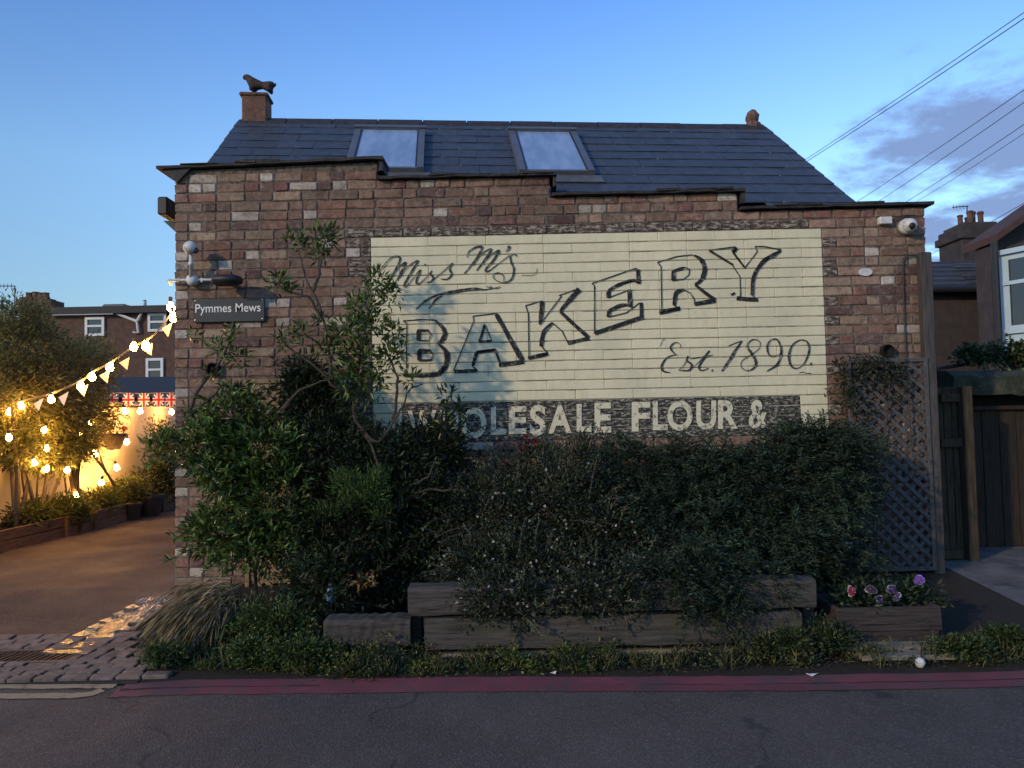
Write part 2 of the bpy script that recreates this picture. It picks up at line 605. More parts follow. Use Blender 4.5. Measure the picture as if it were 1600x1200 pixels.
crk = k.ramp(vc.outputs['Distance'], [(0.0, (1, 1, 1)), (0.011, (0, 0, 0))])
brk = k.ramp(k.noise(1.3, 2), [(0.46, (0, 0, 0)), (0.54, (0.8, 0.8, 0.8))])
col = k.mix(k.mix(1.0, crk, brk, 'MULTIPLY'), col, (0.03, 0.028, 0.026))
k.color(col); k.roughness(k.noise(2.5, 5), 0.7, 0.95)
k.bump(v.outputs['Distance'], 0.5, 0.006)
M['road'] = k.m
k = MT('yard_tarmac', 0.85, 0.3)
col = k.ramp(k.noise(1.4, 6, 0.65), [(0.3, (0.046, 0.033, 0.025)), (0.7, (0.080, 0.058, 0.043))])
v = k.n('ShaderNodeTexVoronoi'); v.inputs['Scale'].default_value = 110; k.l(k.coord(), v.inputs['Vector'])
col = k.mix(k.ramp(v.outputs['Color'], [(0.6, (0, 0, 0)), (0.95, (0.4, 0.4, 0.4))]), col, (0.18, 0.15, 0.12))
k.color(col); k.roughness(k.noise(1.7, 5), 0.6, 0.95); k.bump(v.outputs['Distance'], 0.5, 0.006)
M['yard'] = k.m
M['soil'] = simple('soil', (0.035, 0.027, 0.02), 0.95, 0.4, 30, 1.0, 0.03)
M['concrete'] = simple('old_concrete', (0.12, 0.115, 0.11), 0.9, 0.3, 5, 0.5, 0.006, dirt=((0.05, 0.048, 0.045), 4))
M['sett'] = simple('granite_sett', (0.16, 0.125, 0.10), 0.75, 0.35, 18, 0.6, 0.006, dirt=((0.07, 0.06, 0.05), 12))
M['wet_sett'] = simple('wet_granite', (0.07, 0.06, 0.05), 0.16, 0.3, 18, 0.5, 0.006, spec=0.6)
M['joint'] = simple('joint_grit', (0.03, 0.027, 0.023), 0.95, 0.3, 60, 0.6, 0.005)
M['iron'] = simple('cast_iron', (0.05, 0.042, 0.036), 0.55, 0.35, 25, 0.4, 0.003, metal=0.4)
k = MT('red_road_paint', 0.8, 0.3)
f = k.mix(0.5, k.noise(22, 8, 0.8), k.noise(3.5, 6, 0.7))
k.color(k.mix(k.ramp(f, [(0.46, (0, 0, 0)), (0.58, (0.9, 0.9, 0.9))]), k.ramp(k.noise(2.5, 4), [(0.3, (0.15, 0.040, 0.048)), (0.7, (0.22, 0.062, 0.07))]), (0.085, 0.06, 0.06)))
k.bump(k.noise(120, 5), 0.4, 0.004)
M['red_paint'] = k.m
k = MT('faded_yellow_paint', 0.8, 0.3)
f = k.noise(12, 7, 0.75)
k.color(k.mix(k.ramp(f, [(0.52, (0, 0, 0)), (0.68, (0.8, 0.8, 0.8))]), (0.30, 0.24, 0.14), (0.10, 0.085, 0.065)))
M['yellow_paint'] = k.m
k = MT('water', 0.03, 0.7)
k.color((0.012, 0.010, 0.008)); k.bump(k.noise(22, 4, 0.6), 0.5, 0.02)
M['water'] = k.m
k = MT('cream_render', 0.9, 0.25)
col = k.ramp(k.noise(2.2, 5, 0.6), [(0.3, (0.50, 0.44, 0.34)), (0.7, (0.62, 0.56, 0.45))])
col = k.mix(k.ramp(k.noise(5, 6, 0.7, (1, 1, 0.4)), [(0.52, (0, 0, 0)), (0.75, (0.5, 0.5, 0.5))]), col, (0.25, 0.21, 0.15))
k.color(col); k.bump(k.noise(50, 5), 0.4, 0.006)
M['render'] = k.m
M['far_brick'] = simple('far_brown_brick', (0.105, 0.060, 0.045), 0.9, 0.35, 5, 0.3, 0.01)
M['far_dark'] = simple('far_dark_brick', (0.050, 0.040, 0.040), 0.9, 0.3, 5, 0.3, 0.01)
M['far_slate'] = simple('far_slate', (0.06, 0.068, 0.085), 0.6, 0.3, 4, 0.3, 0.01, stretch=(1, 1, 4))
M['far_tile'] = simple('far_red_tile', (0.075, 0.038, 0.03), 0.85, 0.3, 8, 0.4, 0.01)
M['white_wood'] = simple('white_joinery', (0.70, 0.70, 0.70), 0.6, 0.08, 8, 0.0)
M['blue_wood'] = simple('pale_blue_joinery', (0.42, 0.55, 0.62), 0.6, 0.08, 8, 0.1)
k = MT('window_glass', 0.05, 0.7); k.color((0.03, 0.035, 0.045)); M['glass'] = k.m
M['moss'] = simple('mossy_felt', (0.036, 0.042, 0.026), 0.95, 0.5, 9, 1.0, 0.02, dirt=((0.075, 0.08, 0.055), 12))
M['void'] = simple('void_shade', (0.010, 0.009, 0.008), 0.95, 0.2, 9, 0.0)  # near-black that paints the shade inside openings
M['wire'] = simple('cable_sheath', (0.03, 0.03, 0.035), 0.6, 0.1, 9, 0.0)
M['cord'] = simple('light_string_cord', (0.25, 0.2, 0.14), 0.7, 0.1, 9, 0.0)
k = MT('lamp_bulb_lit', 0.4, 0.4)
k.color((0.9, 0.7, 0.4))
k.b.inputs['Emission Color'].default_value = (1.0, 0.46, 0.10, 1)
k.b.inputs['Emission Strength'].default_value = 250
M['bulb'] = k.m
k = MT('flag_cloth', 0.85, 0.2); k.color(k.attr()); M['cloth'] = k.m
k = MT('flower_petals', 0.7, 0.2); k.color(k.attr()); M['flower'] = k.m
M['stone_white'] = simple('white_stone', (0.6, 0.6, 0.58), 0.7, 0.2, 20, 0.3, 0.004)
M['blue_glaze'] = simple('pale_blue_glaze', (0.22, 0.36, 0.48), 0.25, 0.2, 9, 0.0)

# ================================================================== the setting
b = MB()
prof = [(-300, -0.012), (4.05, -0.012), (6.0, 0.158), (500, 0.158)]
for i in range(3):
    (y0, z0), (y1, z1) = prof[i], prof[i + 1]
    b.add([(-400, y0, z0), (400, y0, z0), (400, y1, z1), (-400, y1, z1)], [(0, 1, 2, 3)])
b.build('ground', M['concrete'], kind='structure')


def sheet(name, poly, mat, lift=0.0, nsub=1, **kw):
    """flat sheet draped over the ground profile: poly is [(x, y)...]; cut at the break lines of the profile"""
    bm = bmesh.new()
    f = bm.faces.new([bm.verts.new((x, y, 0)) for x, y in poly])
    for Y in (4.05, 6.0):
        g = bm.verts[:] + bm.edges[:] + bm.faces[:]
        bmesh.ops.bisect_plane(bm, geom=g, plane_co=(0, Y, 0), plane_no=(0, 1, 0))
    for v in bm.verts:
        v.co.z = gz(v.co.y) + lift
    me = bpy.data.meshes.new(name)
    bm.to_mesh(me); bm.free()
    me.materials.append(mat)
    return put(name, me, **kw)


# the kerb line of the road, taken along the red lines
KL = [ground(200, 1066), ground(500, 1063), ground(800, 1060), ground(1100, 1058), ground(1350, 1056), ground(1600, 1050)]
KL = [(p.x, p.y) for p in KL]
KL = [(-40, KL[0][1] + 0.0)] + KL + [(40, KL[-1][1] - 0.1)]
sheet('road', [(-60, -8), (60, -8)] + KL[::-1] + [(-60, KL[0][1])], M['road'], 0.0, kind='structure')
sheet('yard', [(-6.2, 4.2), (-1.98, 4.2), (-2.45, 5.4), (-2.60, 7.0), (-2.62, 16.0), (-6.2, 16.0)], M['yard'], 0.0, kind='structure')
sheet('planting_bed', [(-2.02, 4.17), (3.25, 4.12), (4.6, 4.08), (4.6, 4.62), (3.35, 4.85), (3.35, 6.0), (-2.64, 6.0), (-2.55, 5.4)], M['soil'], 0.004, kind='structure')
sheet('path', [(3.35, 4.64), (7.0, 4.6), (7.0, 7.6), (3.35, 7.6)], M['concrete'], 0.006, kind='structure')


def strip(pts, wd, z, n=5, jag=0.006):
    p = smooth_path([Vector((x, y, z)) for x, y in pts], n)
    vs, fs = [], []
    for i, q in enumerate(p):
        t = (p[min(i + 1, len(p) - 1)] - p[max(i - 1, 0)]).normalized()
        s_ = Vector((-t.y, t.x, 0)) * wd / 2
        j = lambda: Vector((0, random.uniform(-jag, jag), 0))
        vs += [q + s_ + j(), q - s_ + j()]
    for i in range(len(p) - 1):
        fs.append((2 * i, 2 * i + 1, 2 * i + 3, 2 * i + 2))
    return vs, fs


def road_line(name, px, wd, mat, label):
    pts = [(lambda g: (g.x, g.y))(ground(*q)) for q in px]
    vs, fs = strip(pts, wd, 0.004, 12)
    b = MB(); b.add([(v.x, v.y, 0.0045 + gz(v.y)) for v in vs], [f[::-1] for f in fs])
    return b.build(name, mat, label=label, cat='road marking', group='painted lines along the kerb')


road_line('red_line', [(192, 1075), (320, 1069), (560, 1067), (800, 1064.5), (1100, 1064), (1400, 1060), (1680, 1053)], 0.096, M['red_paint'],
          'worn red road line nearest the weeds, upper of the pair')
road_line('red_line', [(176, 1084), (320, 1080), (560, 1078), (800, 1076), (1100, 1076), (1400, 1073), (1680, 1066)], 0.096, M['red_paint'],
          'worn red road line on the tarmac side, lower of the pair')
road_line('yellow_line', [(-120, 1074.5), (60, 1073.5), (180, 1073)], 0.055, M['yellow_paint'], 'faded yellow line beside the granite setts, upper of two')
road_line('yellow_line', [(-120, 1090), (60, 1088), (130, 1087), (160, 1079)], 0.06, M['yellow_paint'], 'faded yellow line beside the asphalt, lower of two')

# ---- granite setts at the mouth of the yard, each its own piece
GP = lambda px, py: (lambda g: (g.x, g.y))(ground(px, py))
setts = tag(sheet('sett_paving', [GP(-300, 1072), GP(212, 1070), GP(232, 1052), GP(226, 1012), GP(274, 930), GP(252, 930), GP(100, 1010), GP(-300, 1008)], M['joint'], 0.006), kind='structure')


def sett_mesh(i):
    b = MB(); b.bev((0, 0, 0), (1, 1, 1), 0.055, jit=0.045)
    me = bpy.data.meshes.new('sett%d' % i)
    me.from_pydata(b.v, [], b.f); me.materials.append(M['sett'])
    me.update()
    return me


SM = [sett_mesh(i) for i in range(6)]


def sett(x, y, lx, ly, rz, wet=False, lift=0.0):
    o = bpy.data.objects.new('sett', random.choice(SM)); C.objects.link(o)
    o.parent = setts
    o.location = (x, y, gz(y) - 0.006 + random.uniform(-0.004, 0.004) + lift)
    o.scale = (lx, ly, 0.06)
    o.rotation_euler = (random.uniform(-.03, .03) + 0.08, random.uniform(-.03, .03), rz)
    if wet:
        o.material_slots[0].link = 'OBJECT'; o.material_slots[0].material = M['wet_sett']


yk = lambda x: GP(0, 1068)[1] + (x - GP(0, 1068)[0]) * 0.02
for r in range(4):                      # courses along the road edge
    x = -4.6 + (r % 2) * 0.07
    while x < -2.05 - r * 0.035:
        l_ = random.uniform(0.12, 0.175)
        y = yk(x) + 0.02 + r * 0.066
        sett(x + l_ / 2, y, l_ - 0.012, 0.056, random.uniform(-.03, .03))
        x += l_
DRAIN = ground(30, 1031)
ch0, ch1 = ground(110, 1022), ground(262, 936)
dirc = (ch1 - ch0); ln = dirc.length; dirc.normalize(); nr = Vector((-dirc.y, dirc.x, 0))
ang = math.atan2(dirc.y, dirc.x)
for i in range(7):                      # setts laid with the channel, between the grate and the bed
    for j in range(5):
        p = ground(118, 1034) + Vector((0.088 * j, 0, 0)) + dirc * (i * 0.15 + (j % 2) * .07 - .05 * j)
        y1_ = GP(118, 1047)[1] + .03
        lim = GP(230, 1010)[1]
        if p.y < y1_ or p.y > lim + .1 - .05 * j:
            continue
        sett(p.x, p.y, 0.138, 0.076, ang + random.uniform(-.07, .07))
for j in range(3):                      # courses behind the grate
    x = -4.6 + j * .07
    while x < DRAIN.x + .36 + .08 * j:
        l_ = random.uniform(0.13, 0.18)
        sett(x + l_ / 2, DRAIN.y + .155 + j * .085, l_ - .013, .074, random.uniform(-.03, .03))
        x += l_
for i in range(int(ln / 0.13) + 1):     # the dished channel
    for j in range(3):
        p = ch0 + dirc * (i * 0.13 + (j % 2) * 0.05) + nr * ((j - 1) * 0.105)
        sett(p.x, p.y, 0.118, 0.094, ang + random.uniform(-.08, .08), wet=(j != 1) or i % 3 == 0, lift=(-0.012 if j == 1 else 0.0))
# water lying in the channel
b = MB()
vs, nseg = [], 26
for i in range(nseg + 1):
    p = ch0.lerp(ch1, -0.05 + 1.02 * i / nseg)
    wv = 0.075 + 0.05 * math.sin(i * 1.3) * random.random() + 0.03
    for sgn in (1, -1):
        q = p + nr * sgn * wv * (0.6 + 0.5 * random.random())
        vs.append((q.x, q.y, gz(q.y) + 0.0225))
b.add(vs, [(2 * i, 2 * i + 1, 2 * i + 3, 2 * i + 2) for i in range(nseg)])
b.build('water', M['water'], kind='structure')

# drain grate
t = thing('drain_grate', 'slotted iron drain grate set in the granite setts', 'drain grate')
dw, dl = 0.72, 0.19
zc = gz(DRAIN.y) + 0.010
b = MB()
rx_ = Matrix.Rotation(0.03, 3, 'Z') @ Matrix.Rotation(0.087, 3, 'X')
for c_, d_ in (((0, -dl / 2, 0), (dw, 0.03, 0.03)), ((0, dl / 2, 0), (dw, 0.03, 0.03)), ((-dw / 2, 0, 0), (0.03, dl - .03, 0.03)), ((dw / 2, 0, 0), (0.03, dl - .03, 0.03))):
    b.bev(DRAIN * 1 + rx_ @ Vector(c_) + Vector((0, 0, zc - DRAIN.z)), d_, 0.004, rx_)
b.build('grate_frame', M['iron'], t)
for i in range(17):
    x = -dw / 2 + 0.045 + i * 0.039
    b = MB(); b.bev(DRAIN + rx_ @ Vector((x, 0, 0)) + Vector((0, 0, zc - DRAIN.z)), (0.017, dl - 0.035, 0.022), 0.003, rx_ @ Matrix.Rotation(-0.35, 3, 'Z'))
    b.build('bar', M['iron'], t)
b = MB(); b.box(DRAIN + Vector((0, 0, zc - DRAIN.z - 0.008)), (dw - .03, dl - .03, 0.004), rx_)
b.build('sump_shade', M['void'], t)  # near-black sheet painted for the darkness below the bars

# round cover at the wall corner
mc = ground(252, 934)
t = thing('manhole_cover', 'round iron cover in the wet yard by the brick corner', 'manhole cover')
b = MB(); b.lathe([(0.17, -.02), (0.17, 0.006), (0.145, 0.008), (0.14, 0.004)], (mc.x, mc.y, gz(mc.y) + 0.004), 28)
b.build('rim', M['concrete'], t)
b = MB(); b.lathe([(0.139, -.015), (0.136, 0.005)], (mc.x, mc.y, gz(mc.y) + 0.004), 28)
b.build('lid', M['iron'], t)

# ================================================================== the bakery house
WY = 6.0                                      # face of the painted wall
XL, XR = -2.642, 3.292
house = thing('bakery_house', 'brick house with stepped parapet wall, slate roof and faded cream painted shop lettering', 'house')
ST = [(-2.70, -1.034, 3.45, 3.493), (-1.034, 0.332, 3.334, 3.336), (0.332, 1.812, 3.171, 3.176), (1.812, 3.32, 3.032, 3.041)]   # x0 x1, coping top at each end


def top(x):
    for x0, x1, a, c in ST:
        if x <= x1:
            return a + (c - a) * (x - x0) / (x1 - x0)
    return ST[-1][3]


# core of mortar, bricks stand 8-12 mm proud of it
b = MB()
xs = [XL + 0.012] + [s[1] for s in ST[:-1]] + [XR - 0.012]
for i in range(4):
    x0, x1 = xs[i], xs[i + 1]
    a, c = top(x0 + 1e-4) - 0.03, top(x1 - 1e-4) - 0.03
    b.prism([(x0, WY + 0.0075, -0.1), (x1, WY + 0.0075, -0.1), (x1, WY + 0.0075, c), (x0, WY + 0.0075, a)], (0, 0.215, 0))
wall = b.build('brick_wall', M['mortar'], house)

PITCH = 0.0772
ZTOP = 2.857                                  # bed joint along the top of the painted panel
MX0, MX1, BX0, BX1, BZ = -1.090, 2.466, -0.863, 2.250, ZTOP - 17 * PITCH
PAL = [((0.190, 0.095, 0.068), 16), ((0.165, 0.103, 0.074), 28), ((0.26, 0.168, 0.125), 14), ((0.200, 0.150, 0.110), 20), ((0.075, 0.042, 0.042), 7),
       ((0.40, 0.365, 0.31), 4), ((0.28, 0.205, 0.14), 8), ((0.15, 0.062, 0.060), 7)]
PAL = [(tuple(x + (m - x) * .28 for x, m in zip(c, (0.175, 0.122, 0.098))), n) for c, n in PAL]
pc = [p[0] for p in PAL]; pw = [p[1] for p in PAL]


def brick_mesh(i, lx):
    """a worn clay brick with rounded arrises"""
    b = MB(); b.bev((0, 0.05, 0), (lx, 0.10, 0.066), random.uniform(0.003, 0.007), jit=0.0028)
    me = bpy.data.meshes.new('brick_shape'); me.from_pydata(b.v, [], b.f); me.materials.append(M['brick'])
    me.update()
    return me


STR = [brick_mesh(i, 0.216) for i in range(9)]
HEA = [brick_mesh(i, 0.104) for i in range(7)]

cand, rest, painted = [], MB(), MB()
nrow0 = int((ZTOP - 0.02) / PITCH)
z_first = ZTOP - nrow0 * PITCH
row = 0
z = z_first - PITCH
while z < 3.46:
    z += PITCH
    row += 1
    zc = z + PITCH / 2 - 0.001
    x = XL
    xmax = XR
    for x0, x1, a, c in ST[::-1]:
        if min(a, c) - 0.022 < z + 0.034:
            xmax = min(xmax, x0)
    if xmax <= XL + 0.2:
        break
    xmax = min(xmax, XR)
    brk = [MX0, MX1] if (1.25 < zc < ZTOP) else []
    if 1.25 < zc < BZ + 0.001:
        brk = [MX0, BX0, BX1, MX1]
    brk = [q for q in brk if q < xmax - 0.05] + [xmax]
    first = True
    while x < xmax - 0.02:
        nb = min(q for q in brk if q > x + 0.004)
        hd = random.random() < (0.36 if row % 3 else 0.62)
        l_ = (0.1135 if hd else 0.2265) + random.uniform(-.006, .006)
        if brk[0] == MX0 and MX0 - .002 <= x < MX1 - .01 and not (zc < BZ and BX0 - .002 <= x < BX1):
            l_ = random.choice((0.2265, 0.453, 0.453, 0.68)); hd = False      # head joints lost under the paint
        if first and row % 2:
            l_ = 0.1135; hd = True
        first = False
        if nb - (x + l_) < 0.05:
            l_ = nb - x
        hd = l_ < 0.165
        xc = x + l_ / 2
        inm = MX0 - .001 < xc < MX1 and 1.25 < zc < ZTOP
        band = inm and BX0 - .001 < xc < BX1 and zc < BZ
        edge = (not inm) and ((ZTOP < zc < ZTOP + PITCH and MX0 - 0.15 < xc < MX1) or (MX1 < xc < MX1 + 0.10 and 1.3 < zc < ZTOP) or (MX0 - 0.13 < xc < MX0 and 1.3 < zc < ZTOP))
        if inm or edge:
            g = 0.0012 if inm else 0.010
            painted.mi = 1 if band else (2 if edge else 0)
            painted.bev((xc, WY + 0.049 + random.uniform(-.0012, .0012), zc), (l_ - g * 0.7, 0.10, PITCH - (0.0062 + random.uniform(-.0015, .002) if inm else 0.011)), 0.005, rot=Matrix.Rotation(random.gauss(0, .004), 3, 'Y') if inm else None, jit=0.0012)
        else:
            col = random.choices(pc, pw)[0]
            if hd and random.random() < .12: col = (0.38, 0.345, 0.30)
            kf = random.uniform(0.8, 1.2)
            col = tuple(min(0.7, q * kf) for q in col)
            dy = max(-.006, min(.0045, random.gauss(0, 0.0025)))
            # how much of it the street sees: nothing in front of the upper wall
            u = xc; score = l_
            seen = (zc > 2.87) or (xc < -1.13 and zc > 1.75) or (xc > 2.5 and zc > 1.95) or (xc < -2.3 and 0.25 < zc < 0.62)
            hb_ = min(0.0665, top(xc) - 0.024 - z - 0.004)
            cand.append((seen, l_, xc, zc - (0.0665 - hb_) / 2, dy, hd, col, hb_))
        x += l_
cand.sort(key=lambda q: (q[0], q[1]), reverse=True)
nob = 0
for seen, l_, xc, zc, dy, hd, col, hb_ in cand:
    rz = Matrix.Rotation(random.gauss(0, .008), 3, 'Y')
    if nob < 300 and seen:
        me = random.choice(HEA if hd else STR)
        o = bpy.data.objects.new('brick', me); C.objects.link(o)
        o.parent = wall
        o.location = (xc, WY + dy, zc)
        o.scale = ((l_ - 0.0105) / (0.104 if hd else 0.216), 1, hb_ / 0.066 * random.uniform(0.97, 1.03))
        o.rotation_euler = (random.gauss(0, .012), random.gauss(0, .007), random.gauss(0, .012))
        o.color = (*col, 1)
        nob += 1
    else:
        rest.col = col
        rest.bev((xc, WY + 0.05 + dy, zc), (l_ - 0.0105, 0.10, hb_ - .001), 0.006, rz, jit=0.003)
rest.build('bricks', M['brick_rest'], wall, kind='stuff')
painted.mi = 3
painted.box(((MX0 + MX1) / 2, WY + 0.0555, (1.25 + ZTOP) / 2), (MX1 - MX0 - .01, 0.10, ZTOP - 1.25))
panel = painted.build('painted_sign', [M['cream'], M['worn_black'], M['worn_edge'], M['painted_joint']], house, kind='stuff',
                      label='cream painted panel with black outlined lettering and a worn black band')

# coping slates along each step
for i, (x0, x1, a, c) in enumerate(ST):
    xa = x0 - (0.06 if i == 0 else -0.012)
    xb = x1 + (0.055 if i < 3 else 0.02)
    n = 16
    vs, fs = [], []
    for q in range(n + 1):
        x = xa + (xb - xa) * q / n
        h = a + (c - a) * (x - x0) / (x1 - x0)
        wv = random.uniform(-.003, .003)
        sag = 0.012 if q in (0, n) else 0
        th = 0.016 + random.uniform(0, .006)
        fr = WY - 0.045 + random.uniform(-.010, .006)
        vs += [(x, fr, h + wv - th - sag * .4), (x, fr - 0.004, h + wv), (x, WY + 0.27, h + wv + 0.014), (x, WY + 0.27, h - th)]
    for q in range(n):
        o_ = q * 4
        for k_ in range(4):
            fs.append((o_ + k_, o_ + (k_ + 1) % 4, o_ + 4 + (k_ + 1) % 4, o_ + 4 + k_))
    fs += [(3, 2, 1, 0), tuple(n * 4 + k_ for k_ in range(4))]
    b = MB(); b.add(vs, fs)
    # upturned lumps of flashing at the ends
    if i < 3:
        b.box((xb - 0.02, WY + 0.1, c - 0.055), (0.035, 0.25, 0.10), jit=0.008)
    for q in range(3):
        xx = random.uniform(xa + .1, xb - .1); hh = a + (c - a) * (xx - x0) / (x1 - x0)
        b.box((xx, WY - 0.03, hh + 0.004), (random.uniform(.12, .3), 0.06, 0.016), jit=0.005)
    b.build('coping', M['coping'], house)
# the ragged sheet end that sticks out at the corner
a_ = at(250, 263, 5.97); c_ = at(300, 260, 5.97)
b = MB(); b.prism([a_, at(276, 285, 5.97) , c_, at(300, 258, 5.97), at(270, 260.5, 5.97)], (0, 0.2, 0)); b.build('flashing', M['coping'], house)
# gutter end and its bracket at the corner
p = at(263, 330, 6.35)
b = MB(); b.bev((p.x + .012, 6.36, p.z + .01), (0.085, 0.3, 0.15), 0.012); b.prism([at(255, 345, 6.2), at(274, 345, 6.2), at(274, 362, 6.2)], (0, 0.2, 0))
b.build('gutter_end', M['black_metal'], house)
# side and rear walls of the house
b = MB()
b.box((XL + 0.115, 8.2, 1.6), (0.21, 3.94, 3.4)); b.box((XR - 0.115, 8.2, 1.45), (0.21, 3.94, 3.0)); b.box((0.3, 10.28, 1.6), (5.9, 0.21, 3.4))
b.build('side_wall', M['far_brick'], house)

# ---- roof, a gable turned 5 degrees to the wall
AL, BE = rad(5.0), rad(37.6)
RE = Vector((math.cos(AL), math.sin(AL), 0)); RS = Vector((-math.sin(AL) * math.cos(BE), math.cos(AL) * math.cos(BE), math.sin(BE)))
RN = RE.cross(RS)
RA = at(331, 255, 6.58)
RM = Matrix((RE, RS, RN)).transposed()


def on_roof(px, py, h=0.0):
    d = sight(px, py); o_ = RA + RN * h
    p = CAM + d * ((o_ - CAM).dot(RN) / d.dot(RN)) - RA
    return p.dot(RE), p.dot(RS)


uR, vR = on_roof(1190, 198); _, vL = on_roof(379, 187)
V1 = (vR + vL) / 2; U1 = (uR + on_roof(1335, 320)[0]) / 2; V0 = -1.12
rp = lambda u, v, h=0.0: RA + RE * u + RS * v + RN * h
back = Vector((-math.sin(AL) * math.cos(BE), math.cos(AL) * math.cos(BE), -math.sin(BE)))
ridge = [rp(0, V1), rp(U1, V1)]
b = MB()
vlow = lambda u: (6.36 - RA.y - u * math.sin(AL)) / (math.cos(AL) * math.cos(BE))      # foot of the slope, just behind the parapet
b.prism([rp(0.01, vlow(0), -.03), rp(U1 - .01, vlow(U1), -.03), rp(U1 - .01, V1 - .02, -.03), rp(0.01, V1 - .02, -.03)], RN * -0.06)
q0, q1 = ridge
b.prism([q0, q1, q1 + back * 2.6, q0 + back * 2.6], (0, 0, -0.07))
for s_, e_ in ((rp(0.02, 0), 1), (rp(U1 - .02, 0), -1)):
    u = 0.03 if e_ > 0 else U1 - 0.03
    top_, f_ = rp(u, V1, -.1), rp(u, vlow(u), -.1)
    bk = rp(u, V1, -.1) + back * 2.3
    b.add([f_, top_, bk, Vector((bk.x, bk.y, 2.2)), Vector((f_.x, f_.y, 2.2))], [(0, 1, 2, 3, 4)])
roof = b.build('roof', M['lead'], house)
skyl = []
for tl, tr, bl, br in (((553, 201), (663, 203), (541, 262), (663, 264)), ((796, 204), (899, 206), (810, 267), (930, 268))):
    us = [on_roof(*q, 0.06) for q in (tl, tr, bl, br)]
    u0 = (us[0][0] + us[2][0]) / 2; u1 = (us[1][0] + us[3][0]) / 2; v1 = (us[0][1] + us[1][1]) / 2; v0 = (us[2][1] + us[3][1]) / 2
    skyl.append((u0, u1, v0, v1))
sm = []
for i in range(8):
    b = MB(); b.bev((0, 0, 0), (1, 1, 1), 0.04, jit=0.0)
    vs = [(v[0] + (random.uniform(-.012, .012) if v[1] < 0 else 0), v[1] + (random.uniform(-.02, .02) if v[1] < 0 else 0), v[2] + random.uniform(-.03, .03)) for v in b.v]
    me = bpy.data.meshes.new('slate_shape'); me.from_pydata(vs, [], b.f); me.materials.append(M['slate']); me.update(); sm.append(me)
rowh = 0.212
nr_ = int((V1 - V0) / rowh) + 1
ns = 0
for r in range(nr_):
    v1 = V1 - r * rowh - 0.02
    u = -0.03 - (0.16 if r % 2 else 0)
    while u < U1 + 0.02:
        wd = 0.335 + random.uniform(-.012, .012)
        a0, a1 = max(u, -0.03), min(u + wd, U1 + 0.03)
        u += wd
        if a1 - a0 < 0.05:
            continue
        vc = v1 - rowh / 2
        # behind the parapet nothing shows
        pt = rp((a0 + a1) / 2, v1, 0)
        if pt.z < top(max(-2.64, min(3.28, pt.x))) - 0.10 or pt.y < 6.32:
            continue
        hid = False
        for (s0, s1, t0, t1) in skyl:
            if a0 > s0 + 0.02 and a1 < s1 - 0.02 and vc - rowh * .5 > t0 + .02 and vc + rowh * .5 < t1 - .02:
                hid = True
        if hid:
            continue
        o = bpy.data.objects.new('slate', random.choice(sm)); C.objects.link(o); o.parent = roof
        mm = RM.copy()
        rot = mm @ Matrix.Rotation(rad(-1.9) + random.gauss(0, .003), 3, 'X') @ Matrix.Rotation(random.gauss(0, .004), 3, 'Z')
        o.matrix_basis = Matrix.Translation(rp((a0 + a1) / 2, vc - 0.012, 0.008 + random.uniform(0, .0015))) @ rot.to_4x4() @ Matrix.Diagonal((a1 - a0 - 0.002, rowh + 0.05, 0.008, 1))
        kf = random.uniform(0.92, 1.08)
        o.color = (0.050 * kf, 0.058 * kf, 0.072 * kf, 1)
        ns += 1
print('slates', ns, 'brick objects', nob, 'row', row)
# ridge tiles
L_ = (ridge[1] - ridge[0]).length
n = 12
for i in range(n):
    p0, p1 = ridge[0].lerp(ridge[1], i / n + .001), ridge[0].lerp(ridge[1], (i + 1) / n - .001)
    b = MB()
    cs = [(-0.13, -0.085), (-0.11, -0.05), (-0.03, 0.012), (0, 0.02), (0.03, 0.012), (0.11, -0.05), (0.13, -0.085)]
    nh = Vector((-math.sin(AL), math.cos(AL), 0))
    jz = random.uniform(-.003, .003)
    vs = [p + nh * a + Vector((0, 0, c + jz)) for p in (p0, p1) for a, c in cs]
    m_ = len(cs)
    b.add(vs, [(k_, k_ + 1, m_ + k_ + 1, m_ + k_) for k_ in range(m_ - 1)] + [tuple(range(m_))[::-1], tuple(range(m_, 2 * m_))])
    b.build('ridge_tile', M['coping'], roof)
# skylights
for (u0, u1, v0, v1), lab in zip(skyl, (None, None)):
    b = MB()
    fw, hh = 0.058, 0.075
    def bar(a0, a1, c0, c1, h0, h1):
        b.prism([rp(a0, c0, h0), rp(a1, c0, h0), rp(a1, c1, h0), rp(a0, c1, h0)], RN * (h1 - h0))
    bar(u0, u0 + fw, v0, v1, 0, hh); bar(u1 - fw, u1, v0, v1, 0, hh)
    bar(u0 + fw, u1 - fw, v1 - fw * .7, v1, 0, hh + .004); bar(u0 + fw, u1 - fw, v0, v0 + fw * .55, 0, hh - .01)
    bar(u0 + fw, u1 - fw, v0 + fw * .5, v1 - fw * .5, 0, 0.03)
    sk = b.build('skylight', M['frame_grey'], house)
    b = MB(); bar(u0 + fw * 1.0, u1 - fw * 1.0, v0 + fw * .55, v1 - fw * .7, 0.055, 0.066); b.build('pane', M['skyglass'], sk)
    for g0 in (u0 + fw, u1 - fw - .014):
        b = MB(); bar(g0, g0 + .014, v0 + fw * .6, v1 - fw, 0.067, 0.075); b.build('gasket', M['black_metal'], sk)
    b = MB(); bar(u0 - 0.06, u1 + 0.06, v0 - 0.16, v0 - .002, 0.02, 0.028); b.build('flashing', M['lead'], sk)
    b = MB(); bar(u0 - .01, u1 + .01, v1 - .03, v1 + 0.03, hh + .006, hh + .02); b.build('top_hood', M['frame_grey'], sk)

